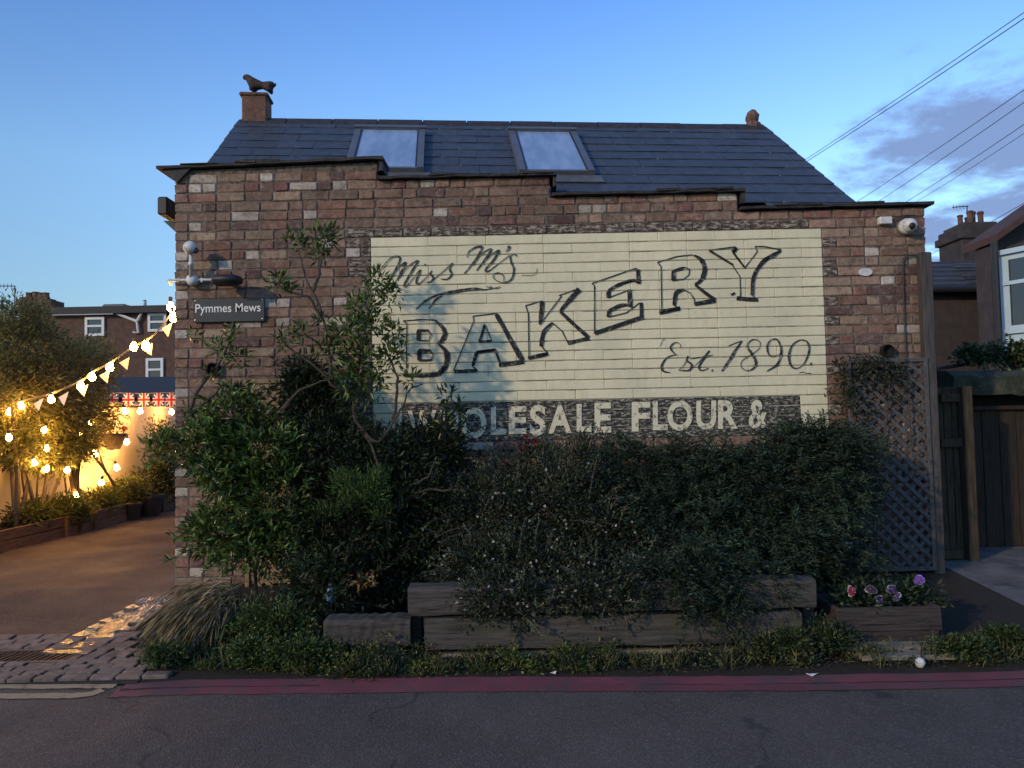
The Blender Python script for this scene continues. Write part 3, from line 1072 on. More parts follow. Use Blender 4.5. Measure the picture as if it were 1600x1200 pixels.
# terracotta plinth at the end of the ridge, and the statue standing on it
pb = ridge[0] + RE * 0.18
zt = at(402, 152, pb.y).z
b = MB()
hw = 0.135
ctr = Vector((at(401, 170, pb.y).x, pb.y, 0))
Rz = Matrix.Rotation(AL, 3, 'Z')
b.bev(ctr + Vector((0, 0, (zt - 0.025 + ridge[0].z - .15) / 2)), (0.245, 0.22, zt - 0.025 - ridge[0].z + .15), 0.012, Rz, jit=.004)
b.bev(ctr + Vector((0, 0, zt - 0.012)), (0.285, 0.25, 0.034), 0.01, Rz, jit=.003)
b.build('plinth', M['terracotta_dark'], roof)


def skin_mesh(name, verts, edges, radii, mat, parent=None, sub=2, **kw):
    me = bpy.data.meshes.new(name)
    me.from_pydata([tuple(v) for v in verts], edges, [])
    o = bpy.data.objects.new(name, me); C.objects.link(o)
    o.modifiers.new('skin', 'SKIN').use_smooth_shade = True
    for i, r in enumerate(radii):
        sv = me.skin_vertices[0].data[i]
        sv.radius = r if isinstance(r, tuple) else (r, r)
        sv.use_root = (i == 0)
    sd = o.modifiers.new('sub', 'SUBSURF'); sd.levels = sd.render_levels = sub
    dg = bpy.context.evaluated_depsgraph_get()
    m2 = bpy.data.meshes.new_from_object(o.evaluated_get(dg))
    bpy.data.objects.remove(o)
    m2.name = name
    m2.materials.clear(); m2.materials.append(mat)
    return put(name, m2, parent, **kw)


sc = 1 / (F / pb.y)
def sp(px, py, dy=0.0):
    p = at(px, py - 6, pb.y - .085); p.y += dy; return p
vs = [sp(405, 139.5), sp(417, 140), sp(426, 137.5), sp(396, 136.5), sp(389.5, 130), sp(385.5, 125.5), sp(379, 128.5),   # rump.. chest, neck, head, muzzle
      sp(395, 145, -.04), sp(394, 151, -.045), sp(395, 145, .04), sp(394, 151, .045),
      sp(421, 145, -.04), sp(423, 151, -.045), sp(421, 145, .04), sp(423, 151, .045), sp(430, 139.5), sp(431, 136)]
ed = [(0, 1), (1, 2), (0, 3), (3, 4), (4, 5), (5, 6), (3, 7), (7, 8), (3, 9), (9, 10), (1, 11), (11, 12), (1, 13), (13, 14), (2, 15), (15, 16)]
rd = [.038, .040, .036, .048, .040, .036, .020, .022, .018, .022, .018, .024, .018, .024, .018, .015, .012]
skin_mesh('animal_statue', vs, ed, rd, M['statue'], label='small dark terracotta animal statue standing on the ridge end plinth', cat='statue')
# finial at the other end
pe = ridge[1] - RE * 0.09
fb = at(1176, 196, pe.y); ft = at(1176, 171, pe.y)
h_ = ft.z - fb.z
b = MB(); b.lathe([(0.085, -.05), (0.088, 0.0), (0.075, 0.1 * h_), (0.055, .2 * h_), (0.070, .38 * h_), (0.074, .55 * h_), (0.058, .75 * h_), (0.032, .92 * h_), (0.010, h_)], (fb.x, pe.y, fb.z), 9)
b.v = [(x + random.uniform(-.006, .006), y + random.uniform(-.006, .006), z) for x, y, z in b.v]
b.build('finial', M['terracotta_dark'], roof)

# round vents let into the brickwork
for px, py, r in ((333, 577, 0.052), (1386, 548, 0.05)):
    p = at(px, py, 5.98)
    b = MB(); AX = Matrix.Rotation(math.pi / 2, 3, 'X')
    b.lathe([(r, -0.02), (r, 0.028), (r * .82, 0.03), (r * .80, 0.0), (r * .3, -.012)], (p.x, 5.985, p.z), 18, AX)
    b.build('vent', M['void'], house)
# render patch on the brickwork, right
p = at(1352, 425, 5.99)
b = MB(); b.prism([p + Vector((0.055 * math.cos(a) * random.uniform(.85, 1.1), 0, 0.034 * math.sin(a) * random.uniform(.85, 1.1))) for a in np.linspace(0, 6.283, 13)[:-1]], (0, 0.02, 0))
b.build('patch', M['stone_white'], house)

# ================================================================== painted lettering
LY = WY - 0.0075
PXM = WY / F                                  # metres per photo pixel on the wall
_lay = [0]


def stroke(b, pts, wd, conv, smooth=True, n=5, closed=False):
    """brush stroke: pts in drawing units, conv maps them to the wall, wd in pixels (number or list)"""
    _lay[0] = (_lay[0] + 1) % 9
    P = [at(*conv(*p), LY - 0.00025 * _lay[0]) for p in pts]
    if not isinstance(wd, (list, tuple)):
        wd = [wd] * len(P)
    if smooth:
        W = smooth_path([Vector((x, 0, 0)) for x in wd] + ([Vector((wd[0], 0, 0))] if closed else []), n)
        Q = smooth_path(P, n, closed)
        W = [W[min(i, len(W) - 1)].x for i in range(len(Q))]
    else:
        Q = [P[0]]; W = [wd[0]]
        seq = list(zip(P, wd)) + ([(P[0], wd[0])] if closed else [])
        for (p0, w0), (p1, w1) in zip(seq, seq[1:]):
            for k_ in range(1, 4):
                Q.append(p0.lerp(p1, k_ / 3)); W.append(w0 + (w1 - w0) * k_ / 3)
    W = [max(0.6, x * random.uniform(.86, 1.12)) * PXM for x in W]
    b.ribbon(Q, W)


cA = lambda x, y: (560 + x / 4, 340 + y / 4)
cB = lambda x, y: (900 + x / 3.81, 360 + y / 3.81)
OUT = 1.7


def letter(name, conv, outline, counters, thick, label, mat='ink'):
    b = MB()
    for a, c in zip(outline, outline[1:] + outline[:1]):
        stroke(b, [a, c], OUT, conv, False)
    for pts in counters:
        stroke(b, pts, OUT, conv, False, closed=True)
    for pts, wd in thick:
        stroke(b, pts, [x * 1.12 for x in wd] if isinstance(wd, (list, tuple)) else wd * 1.12, conv, len(pts) > 2)
    return b.build('letter', M[mat], panel, label=label)


letter('B', cA, [(280, 645), (400, 636), (480, 640), (525, 680), (543, 722), (528, 762), (495, 785), (540, 820), (562, 870), (550, 930), (510, 972), (420, 985), (280, 990), (300, 960), (302, 662)],
       [[(370, 700), (435, 702), (455, 735), (440, 768), (372, 768)], [(375, 825), (450, 830), (468, 862), (455, 892), (378, 896)]],
       [([(480, 642), (525, 685), (541, 725), (524, 765), (495, 785)], [3, 5, 7, 6, 3]), ([(500, 790), (540, 828), (556, 872), (544, 930), (505, 972)], [3, 6, 8, 8, 6]),
        ([(515, 975), (420, 986), (285, 988)], [6, 6, 4]), ([(372, 705), (438, 706)], 4), ([(376, 705), (376, 765)], 6), ([(378, 830), (450, 834)], 5), ([(382, 832), (380, 892)], 6), ([(382, 892), (455, 890)], 3)],
       'black outlined capital B, first of the large word')
letter('A', cA, [(715, 615), (860, 598), (878, 612), (1035, 898), (878, 925), (888, 905), (858, 825), (738, 842), (712, 930), (745, 955), (595, 955), (722, 642)],
       [[(790, 668), (835, 770), (755, 780)]],
       [([(862, 605), (940, 745), (1025, 893)], [6, 6, 7]), ([(878, 922), (1035, 900)], 6.5), ([(738, 842), (858, 826)], 4.5), ([(738, 845), (716, 925)], 5), ([(600, 962), (742, 956)], 5),
        ([(790, 670), (758, 776)], 4), ([(760, 776), (833, 769)], 3), ([(855, 830), (884, 905)], 3)], 'black outlined capital A, second of the large word')
letter('K', cA, [(1045, 550), (1150, 520), (1132, 670), (1268, 492), (1255, 486), (1378, 443), (1262, 585), (1442, 750), (1310, 785), (1275, 712), (1210, 655), (1150, 722), (1140, 800), (1185, 850), (1060, 880), (1066, 858), (1062, 600)],
       [], [([(1148, 525), (1143, 600), (1134, 665)], [6, 6, 4]), ([(1382, 448), (1315, 520), (1260, 585)], [8, 6, 4]), ([(1262, 588), (1350, 670), (1440, 750)], [4, 5, 5.5]), ([(1308, 784), (1442, 753)], 5.5),
            ([(1210, 660), (1165, 705), (1148, 755), (1142, 805)], [4, 6, 6, 5]), ([(1062, 878), (1185, 850)], 5.5)], 'black outlined capital K, third of the large word')
letter('E', cB, [(95, 315), (355, 225), (378, 238), (380, 318), (340, 300), (240, 330), (190, 362), (190, 402), (312, 355), (328, 352), (332, 458), (300, 440), (220, 465), (192, 490), (192, 516), (300, 490), (376, 432), (396, 432), (398, 520), (110, 615), (110, 330)],
       [], [([(368, 232), (374, 316)], 6), ([(378, 304), (330, 298), (240, 330), (195, 360)], [2.5, 4.5, 5, 5]), ([(194, 362), (194, 402)], 6), ([(318, 355), (324, 455)], 6.5), ([(325, 442), (262, 448), (196, 480)], [3, 5, 5]), ([(196, 480), (196, 515)], 6),
            ([(388, 436), (390, 520)], 5.5), ([(112, 612), (398, 516)], 6.5)], 'black outlined capital E, fourth of the large word')
letter('R', cB, [(485, 190), (600, 155), (690, 145), (750, 175), (772, 230), (755, 290), (708, 325), (832, 415), (705, 440), (705, 410), (680, 372), (635, 350), (588, 385), (582, 445), (620, 465), (495, 490), (510, 468), (506, 215)],
       [[(575, 240), (640, 218), (676, 230), (672, 265), (640, 290), (575, 300)]],
       [([(705, 148), (748, 178), (766, 230), (750, 290), (710, 323)], [3, 6, 7, 6, 4]), ([(712, 325), (770, 372), (828, 413)], [4, 5, 5]), ([(706, 438), (830, 416)], 6), ([(640, 352), (600, 368), (590, 400), (584, 445)], [4, 6, 6, 5]),
        ([(497, 488), (620, 464)], 6.5), ([(580, 240), (580, 298)], 6), ([(578, 242), (640, 222)], 4)], 'black outlined capital R, fifth of the large word')
letter('Y', cB, [(790, 118), (945, 97), (960, 106), (932, 130), (1005, 222), (1080, 125), (1065, 95), (1120, 95), (1222, 115), (1195, 138), (1120, 180), (1055, 272), (1048, 385), (1085, 418), (955, 405), (980, 388), (976, 275), (930, 205)],
       [], [([(1218, 120), (1180, 145), (1115, 185), (1058, 275), (1050, 385)], [4, 5.5, 6, 5, 5.5]), ([(957, 404), (1083, 414)], 5.5), ([(955, 104), (932, 130)], 6), ([(936, 132), (1002, 218)], 3), ([(932, 372), (938, 384)], 6), ([(795, 120), (935, 205)], 3)],
       'black outlined capital Y, last of the large word')


def script(paths, conv, label):
    b = MB()
    for pts, wd in paths:
        stroke(b, pts, wd, conv, True, 6)
    return b.build('lettering', M['ink_thin'], panel, label=label)


script([([(125, 345), (180, 272), (215, 245), (252, 243), (258, 268), (222, 340), (188, 405)], [1.4, 1.6, 2.4, 3, 2.6, 2.6, 2]),
        ([(205, 372), (250, 310), (296, 280), (262, 350), (240, 395)], [1.4, 1.6, 2.6, 3.4, 2]), ([(252, 378), (310, 305), (372, 268), (330, 340), (285, 420), (300, 428), (330, 392)], [1.4, 1.6, 2.4, 3.2, 3, 2.2, 1.4]),
        ([(330, 392), (388, 325), (362, 390), (368, 414), (405, 392), (458, 330)], [1.3, 2, 3, 2.4, 1.4, 1.4]), ([(412, 292), (420, 298)], 3.4),
        ([(458, 330), (450, 352), (468, 375), (452, 400), (425, 404)], [1.6, 2.8, 3, 2.2, 1.5]),
        ([(452, 400), (520, 345), (588, 284), (570, 318), (582, 355), (556, 384), (515, 384)], [1.3, 1.4, 1.8, 2.8, 3, 2.4, 1.5]),
        ([(680, 250), (688, 215), (725, 188), (765, 180), (770, 195), (732, 262), (660, 352)], [1.3, 2, 2.6, 3, 2.8, 2.8, 1.6]), ([(712, 300), (772, 225), (830, 195), (800, 250), (738, 330)], [1.3, 1.6, 2.6, 3.6, 2]),
        ([(762, 300), (830, 232), (880, 205), (840, 270), (795, 325), (812, 335), (860, 300), (945, 235)], [1.3, 1.6, 2.6, 3.4, 3, 2.4, 1.4, 1.3]), ([(942, 176), (938, 192), (922, 212)], [4, 4.4, 2]),
        ([(990, 242), (975, 228), (950, 240), (955, 280), (972, 325), (955, 385), (905, 405), (855, 388), (842, 358), (872, 345), (905, 362), (908, 398)], [2.4, 2, 2.2, 3, 3.4, 2.6, 1.6, 1.4, 1.6, 1.8, 1.5, 1.3]),
        ([(1020, 360), (1090, 358), (1112, 340), (1118, 318)], 0.9)], cA, 'small black handwritten script line above the large word')
script([([(362, 572), (430, 512), (520, 476), (600, 462), (720, 446), (800, 452)], [1.8, 3, 3, 5, 5, 1.2]), ([(442, 568), (478, 518), (522, 488)], [1.6, 3.4, 1.6]), ([(700, 448), (800, 448), (888, 432)], [1.2, 1.6, 1.2]), ([(795, 430), (840, 440), (880, 442)], 1),
        ([(820, 425), (835, 436)], 1.2)], cA, 'uneven black arc above the first large letter')  # dark curved strokes of varying width
script([([(622, 698), (618, 675), (588, 668), (562, 698), (586, 732), (604, 742)], [1, 1, 2, 3, 2, 1.2]), ([(600, 738), (545, 755), (512, 800), (518, 836), (560, 846)], [1.2, 2, 3.6, 3, 1.2]), ([(500, 690), (515, 655), (528, 648)], 0.9),
        ([(612, 832), (650, 790), (668, 745), (660, 775), (690, 800), (672, 832), (612, 832)], [1, 1.2, 1.5, 3, 3.2, 2.6, 1.8]), ([(690, 820), (740, 775), (795, 715), (750, 780), (732, 815), (748, 834), (790, 820)], [1, 1.2, 2, 3.2, 3.4, 2.2, 1.2]), ([(680, 765), (740, 755), (815, 742)], [1, 1.6, 1]),
        ([(806, 832), (816, 834)], 3.6), ([(908, 688), (945, 672), (990, 656)], [1.4, 1.6, 1.2]), ([(990, 656), (955, 705), (915, 770), (868, 838)], [2, 4, 4.6, 2.4]),
        ([(1098, 668), (1075, 650), (1040, 655), (1020, 692), (1048, 735), (1072, 785), (1055, 822), (1015, 834), (984, 812), (990, 775), (1040, 742), (1088, 705), (1098, 668)], [1.2, 1.6, 2, 3, 4.4, 4.6, 3, 1.6, 1.2, 1.2, 1.2, 1.2, 1.2]),
        ([(1222, 705), (1200, 652), (1160, 652), (1138, 690), (1150, 740), (1185, 752), (1222, 725)], [2, 3, 1.8, 3.4, 2.4, 1.2, 1]), ([(1222, 690), (1220, 745), (1195, 800), (1135, 838)], [3.4, 4.4, 3.6, 1.2]),
        ([(1335, 650), (1290, 680), (1268, 745), (1280, 805), (1318, 820), (1362, 785), (1388, 715), (1375, 662), (1335, 650)], [1.6, 2.4, 4, 3.4, 1.6, 2, 3.6, 2.6, 1.6]), ([(1394, 795), (1404, 796)], 4.6), ([(1330, 848), (1350, 842), (1370, 850), (1400, 850)], 1)],
       cB, 'handwritten date line in thin black script below the large word')


def text_polys(body, bold=0.0, spacing=1.0):
    cu = bpy.data.curves.new('t', 'FONT'); cu.body = body; cu.offset = bold; cu.space_character = spacing; cu.resolution_u = 6
    o = bpy.data.objects.new('t', cu); C.objects.link(o)
    me = bpy.data.meshes.new_from_object(o.evaluated_get(bpy.context.evaluated_depsgraph_get()))
    bpy.data.objects.remove(o)
    v = np.array([x.co[:] for x in me.vertices]); f = [tuple(p.vertices) for p in me.polygons]
    bpy.data.meshes.remove(me)
    return v, f


for ch, x0, x1, y0, y1 in (('W', 637, 682, 641, 684), ('H', 688, 716, 640, 683), ('O', 720, 760, 637, 685), ('L', 767, 791, 636, 679), ('E', 795, 823, 635, 678), ('S', 828, 853, 633, 680),
                           ('A', 857, 893, 632, 677), ('L', 901, 924, 631, 675), ('E', 929, 955, 629, 676), ('F', 987, 1016, 628, 674), ('L', 1020, 1043, 627, 672), ('O', 1043, 1082, 626, 673),
                           ('U', 1088, 1119, 626, 671), ('R', 1122, 1153, 625, 670), ('&', 1170, 1200, 625, 669)):
    v, f = text_polys(ch, 0.03)
    lo, hi = v.min(0), v.max(0)
    vs = []
    for p in v:
        a, c = (p[0] - lo[0]) / (hi[0] - lo[0]), (p[1] - lo[1]) / (hi[1] - lo[1])
        vs.append(at(x0 + a * (x1 - x0), y1 + c * (y0 - y1) - (a - .5) * 0.02 * (x1 - x0), LY))
    b = MB(); b.add(vs, f)
    b.build('letter', M['letter_cream'], panel)

# ================================================================== things on the wall
# street name plate
t = thing('street_sign', 'black street name plate with white lettering screwed to the brick wall', 'sign')
sa, sb, sc_, sd_ = at(302, 467, 5.975), at(413, 463, 5.975), at(413, 501, 5.975), at(302, 504, 5.975)
b = MB(); cx, cz = (sa.x + sb.x) / 2, (sa.z + sd_.z) / 2
sw, sh = sb.x - sa.x, sa.z - sd_.z
b.bev((cx, 5.981, cz), (sw, 0.014, sh), 0.003); b.build('plate', M['sign_black'], t)
v, f = text_polys('Pymmes Mews', 0.004)
lo, hi = v.min(0), v.max(0)
x0, x1 = at(305, 483, 5.97).x, at(407, 483, 5.97).x
k_ = (x1 - x0) / (hi[0] - lo[0])
zb = at(350, 487.5, 5.97).z
b = MB(); b.add([(x0 + (p[0] - lo[0]) * k_, 5.9722, zb + p[1] * k_ * 1.12) for p in v], f); b.build('lettering', M['white_print'], t)
for dx_ in (-1, 1):
    for dz_ in (-1, 1):
        b = MB(); b.lathe([(0.006, 0), (0.0055, 0.003), (0.002, 0.004)], (cx + dx_ * (sw / 2 - .016), 5.974, cz + dz_ * (sh / 2 - .018)), 8, Matrix.Rotation(math.pi / 2, 3, 'X'))
        b.build('screw', M['steel'], t)

# globe lamp with black spot on a white conduit
t = thing('wall_lamp', 'white round lamp head on conduit with black spotlight, fixed at the brick corner', 'wall lamp')
AXm = Matrix.Rotation(math.pi / 2, 3, 'X')
p = at(297, 387, 5.86)
b = MB(); b.lathe([(0.012 + 0.0 * i, -0.05) if i == 0 else (0.052 * math.sin(math.pi * i / 12), -0.052 * math.cos(math.pi * i / 12)) for i in range(0, 12)] + [(0.004, 0.052)], p, 18, Matrix.Rotation(-0.6, 3, 'Y') @ AXm)
b.build('globe', M['pvc'], t, smooth=True)
b = MB(); q = p + Vector((0.045, -0.012, -0.026)); b.lathe([(0.02, -0.006), (0.026, 0.0), (0.018, 0.008)], q, 12, Matrix.Rotation(1.1, 3, 'Y') @ AXm); b.build('lens', M['black_metal'], t, smooth=True)
q0, q1 = at(298, 398, 5.88), at(299, 436, 5.93)
b = MB(); b.tube([q0, q0.lerp(q1, .3), q0.lerp(q1, .32), q0.lerp(q1, .42), q0.lerp(q1, .44), q1], [.014, .014, .021, .021, .014, .020], 12); b.build('stem', M['pvc'], t, smooth=True)
b = MB(); b.lathe([(0.045, -0.07), (0.048, -.02), (0.04, 0.01), (0.02, 0.022)], at(299, 437, 5.93), 16, AXm); b.build('junction_box', M['pvc'], t, smooth=True)
q0, q1 = at(264, 438, 5.95), at(336, 437, 5.95)
b = MB(); b.tube([q0, q1], .0105, 10); b.tube([at(264, 438, 5.95), at(267, 444, 6.1)], .0105, 8)
for px in (280, 316):
    b.bev(at(px, 438, 5.955), (0.016, 0.03, 0.035), 0.003)
b.build('conduit', M['pvc'], t, smooth=False)
ca = at(356, 438, 5.84)
b = MB()
pr = [(0.0, -0.105), (0.03, -0.104), (0.046, -0.085), (0.048, 0.02), (0.044, 0.06), (0.03, 0.098), (0.006, 0.105)]
b.lathe(pr, (0, 0, 0), 16, Matrix.Rotation(math.pi / 2, 3, 'Y'))
b.v = [(ca.x + x, ca.y + y * 1.9, ca.z + z_ * 0.95) for x, y, z_ in b.v]
b.build('spot_head', M['black_metal'], t, smooth=True)
b = MB(); b.tube([ca + Vector((-.03, .02, 0)), (ca.x - .03, 6.0, ca.z)], .016, 8); b.build('bracket', M['black_metal'], t)

# security camera, its box and the cable
t = thing('security_camera', 'small white dome security camera under the parapet corner', 'security camera')
p = at(1421, 352, 5.93)
b = MB(); b.lathe([(0.062, -0.075), (0.064, -0.03), (0.058, -.01), (0.05, 0.0)], p, 20, AXm); b.build('base', M['pvc'], t, smooth=True)
b = MB(); b.lathe([(0.055 * math.cos(a), 0.055 * math.sin(a)) for a in np.linspace(0, 1.5, 8)], p, 20, Matrix.Rotation(0.35, 3, 'X') @ AXm); b.build('dome', M['pvc'], t, smooth=True)
b = MB(); q = p + Vector((-.005, -.05, -.016)); b.lathe([(0.026, 0), (0.024, 0.008), (0.008, 0.014)], q, 14, Matrix.Rotation(0.35, 3, 'X') @ AXm); b.build('lens', M['black_metal'], t, smooth=True)
p = at(1382.5, 345, 5.98)
b = MB(); b.bev(p, (0.10, 0.05, 0.058), 0.006)
b.build('junction_box', M['pvc'], label='small pale cable box on the bricks beside the dome camera', cat='cable box')
b = MB()
b.tube(smooth_path([at(1393, 346, 5.985), at(1402, 340, 5.98), at(1412, 337, 5.985), at(1430, 336, 5.98)], 5), .005, 6)
b.build('cable', M['wire'], label='short black cable between the pale box and dome camera', cat='cable')
b = MB()
b.tube(smooth_path([at(1446, 398, 5.985), at(1424, 399, 5.98), at(1413, 403, 5.98), at(1411, 425, 5.982), at(1413, 490, 5.985), at(1416, 560, 5.985)], 6), .0055, 6)
b.build('cable', M['wire'], label='long black cable running down the bricks to the trellis', cat='cable')

# overhead wires
def wire(a, c, ya, yc, label, r=0.008):
    p0, p1 = at(*a, ya), at(*c, yc)
    pts = [p0.lerp(p1, i / 14) + Vector((0, 0, -0.012 * (p1 - p0).length * 4 * (i / 14) * (1 - i / 14) * .25)) for i in range(15)]
    b = MB(); b.tube(pts, r, 5)
    b.build('overhead_wire', M['wire'], label=label, cat='wire', group='overhead telephone wires')
wire((1245, 258), (1640, -8), 16, 9, 'overhead wire touching the roof slope, upper of the close pair', .0055)
wire((1245, 262), (1640, 2), 16.2, 9, 'overhead wire touching the roof slope, lower of the close pair', .0065)
wire((1325, 324), (1640, 113), 16, 9, 'topmost of the four thin wires crossing the cloud', .005)
wire((1355, 326), (1640, 132), 16.3, 9.1, 'second from top of the four thin wires crossing the cloud', .005)
wire((1405, 322), (1640, 167), 16.6, 9.2, 'third from top of the four thin wires crossing the cloud', .005)
wire((1420, 322), (1640, 182), 17, 9.3, 'lowest of the four thin wires crossing the cloud', .004)
wire((1455, 397), (1640, 294), 19, 12, 'single thin wire passing low behind the chimney pots', .006)

# ================================================================== trellises
def lattice(t, x0, x1, z0, z1, Y, pitch, mat, wd=0.026, frame=None):
    d = math.sqrt(.5)
    for s_ in (1, -1):
        yy = Y + (0.0045 if s_ > 0 else -0.0045)
        c0 = (x0 - z1 if s_ > 0 else x0 + z0); c1 = (x1 - z0 if s_ > 0 else x1 + z1)
        c = c0 + pitch * 0.6
        while c < c1:
            # line x - s*z = c clipped to the panel
            pts = []
            for z_ in (z0, z1):
                x_ = c + s_ * z_
                if x0 <= x_ <= x1: pts.append((x_, z_))
            for x_ in (x0, x1):
                z_ = (x_ - c) / s_
                if z0 < z_ < z1: pts.append((x_, z_))
            if len(pts) >= 2:
                (xa, za), (xb, zb) = pts[0], pts[1]
                L2 = math.hypot(xb - xa, zb - za)
                if L2 > 0.03:
                    b = MB(); b.box(((xa + xb) / 2, yy, (za + zb) / 2), (L2, 0.008, wd + random.uniform(-.002, .002)), Matrix.Rotation(-math.atan2(zb - za, xb - xa), 3, 'Y'), jit=.0012)
                    b.build('slat', mat, t)
            c += pitch + random.uniform(-.004, .004)
    if frame:
        for c_, d_ in ((((x0 + x1) / 2, Y - .014, z1 - .0), (x1 - x0 + .04, .018, .032)), (((x0 + x1) / 2, Y - .014, z0), (x1 - x0 + .04, .018, .032)),
                       ((x0, Y - .0145, (z0 + z1) / 2), (.032, .018, z1 - z0 - .03)), ((x1, Y - .0145, (z0 + z1) / 2), (.032, .018, z1 - z0 - .03))):
            b = MB(); b.bev(c_, d_, .003); b.build('rail', mat, t)


YT = 5.90
t = thing('trellis', 'tall grey diamond lattice trellis against the wall beside the timber post', 'trellis')
a_, c_ = at(1338, 890, YT), at(1444, 562, YT)
lattice(t, a_.x, c_.x, a_.z, c_.z, YT, 0.098, M['trellis'], 0.030, True)
t = thing('trellis', 'tan diamond lattice trellis mostly hidden behind the leafy shrub', 'trellis')
lattice(t, at(386, 700, 5.93).x, at(452, 700, 5.93).x, at(400, 925, 5.93).z, at(400, 596, 5.93).z, 5.94, 0.085, M['trellis_tan'], 0.028, True)
p0, p1 = at(1448, 396, 5.96), at(1473, 918, 5.90)
b = MB(); b.bev((at(1457, 650, 5.9).x + .005, 5.93, (p0.z + .12) / 2), (0.078, 0.08, p0.z - .12), 0.006, jit=.004)
b.build('timber_post', M['post'], label='tall weathered grey timber post at the end of the brick wall', cat='post')

# ================================================================== fence and store to the right
t = thing('board_fence', 'narrow brown board fence panel with rails next to the grey timber post', 'fence')
YF = 6.35
for i, (pa, pb_) in enumerate(((1468, 1480), (1481, 1492), (1493, 1502))):
    xa, xb = at(pa, 750, YF).x, at(pb_, 750, YF).x
    b = MB(); b.bev(((xa + xb) / 2, YF + 0.02, (at(1480, 605, YF).z + .12) / 2), (xb - xa - .003, 0.02, at(1480, 605, YF).z - .12), .003, jit=.003)
    b.build('board', M['fence'], t)
for py in (622, 692, 866):
    z_ = at(1482, py, YF).z; b = MB(); b.bev(((at(1468, py, YF).x + at(1502, py, YF).x) / 2, YF - .012, z_), (at(1502, py, YF).x - at(1468, py, YF).x, .035, .07), .004); b.build('rail', M['fence'], t)
b = MB(); b.bev((at(1511, 750, YF).x, YF - .02, (at(1505, 604, YF).z + .1) / 2), (0.085, 0.085, at(1505, 604, YF).z - .1), .006, jit=.003); b.build('post', M['fence'], t)

t = thing('garden_store', 'dark boarded garden store with mossy flat roof behind the fence panel', 'shed')
YS = 6.9
xl, xr = at(1512, 760, YS).x, 6.2
zt_ = at(1550, 640, YS).z; zr = at(1550, 618, YS).z; zr2 = at(1550, 583, YS).z
n = 14
wpl = (xr - xl) / n
for i in range(n):
    b = MB(); b.bev((xl + wpl * (i + .5), YS + .012 + random.uniform(-.004, .004), (zt_ + .12) / 2), (wpl - .005, .022, zt_ - .12), .003, jit=.002)
    b.build('plank', M['gate'], t)
b = MB(); b.bev(((xl + xr) / 2 - .1, YS - .02, zt_ + .015), (xr - xl + .3, .05, .035), .004); b.build('rail', M['gate'], t)
b = MB(); b.box(((xl + xr) / 2, YS + .75, (zr + .1) / 2), (xr - xl - .05, 1.3, zr - .12)); b.build('dark_interior', M['void'], t)  # near-black block paints the shade in the store opening
b = MB()
nx = 30
xa = at(1478, 600, YS).x
vs, fs = [], []
for i in range(nx + 1):
    x = xa + (xr + .2 - xa) * i / nx
    for (y_, z_) in ((YS - .12, zr), (YS - .13, zr2 - .03), (YS - .02, zr2 + .02), (YS + 1.6, zr2 + .1), (YS + 1.6, zr)):
        vs.append((x, y_ + random.uniform(-.012, .012), z_ + random.uniform(-.014, .014)))
for i in range(nx):
    for k_ in range(5):
        fs.append((i * 5 + k_, i * 5 + (k_ + 1) % 5, i * 5 + 5 + (k_ + 1) % 5, i * 5 + 5 + k_))
fs += [(4, 3, 2, 1, 0), tuple(nx * 5 + k_ for k_ in range(5))]
b.add(vs, fs); b.build('roof', M['moss'], t)
b = MB(); p0, p1 = at(1462, 577, 7.6), at(1530, 565, 7.6)
b.bev(((p0.x + p1.x) / 2, 7.6, (p0.z + p1.z) / 2), (p1.x - p0.x + .2, .1, .035), .005, Matrix.Rotation(-math.atan2(p1.z - p0.z, p1.x - p0.x), 3, 'Y'))
b.build('batten', M['post'], t)

# ================================================================== neighbouring houses, right
YN = 14.0
hb = thing('neighbour_house', 'dark rear house wing with slate lean-to roof under the chimney stack', 'house')
x0, x1 = at(1430, 500, YN).x, at(1562, 500, YN).x
z0_, z1_ = 0.1, at(1500, 452, YN).z
b = MB(); b.box(((x0 + x1) / 2, YN + 2, (z0_ + z1_) / 2), (x1 - x0, 4, z1_ - z0_)); b.build('wall', M['far_dark'], hb)
zr = at(1500, 399, YN).z
b = MB(); b.prism([(x0 - .1, YN - .15, z1_), (x1 - .05, YN - .15, z1_), (x1 - .05, YN + 0.55, zr), (x0 - .1, YN + .55, zr)], (0, .1, -.06))
for i in range(6):
    f_ = (i + .5) / 6
    b.box(((x0 + x1) / 2 - .07, YN - .17 + .7 * f_, z1_ + (zr - z1_) * f_ + .03), (x1 - x0 + .02, .02, .012))
b.build('roof', M['far_slate'], hb)
b = MB(); b.tube([(x0 - .1, YN - .2, z1_ - .02), (x1, YN - .2, z1_ - .04)], .06, 8); b.tube([(x1 - .12, YN - .12, z1_), (x1 - .12, YN - .12, .1)], .045, 8); b.build('gutter', M['black_metal'], hb)
# the skylight-like ribbed panel in the slope
b = MB()
xa, xb = at(1506, 420, YN).x, at(1546, 420, YN).x
for i in range(7):
    f_ = .12 + .11 * i
    b.box(((xa + xb) / 2, YN - .17 + .7 * f_, z1_ + (zr - z1_) * f_ + .055), (xb - xa, .03, .016))
b.build('vent_slats', M['lead'], hb)

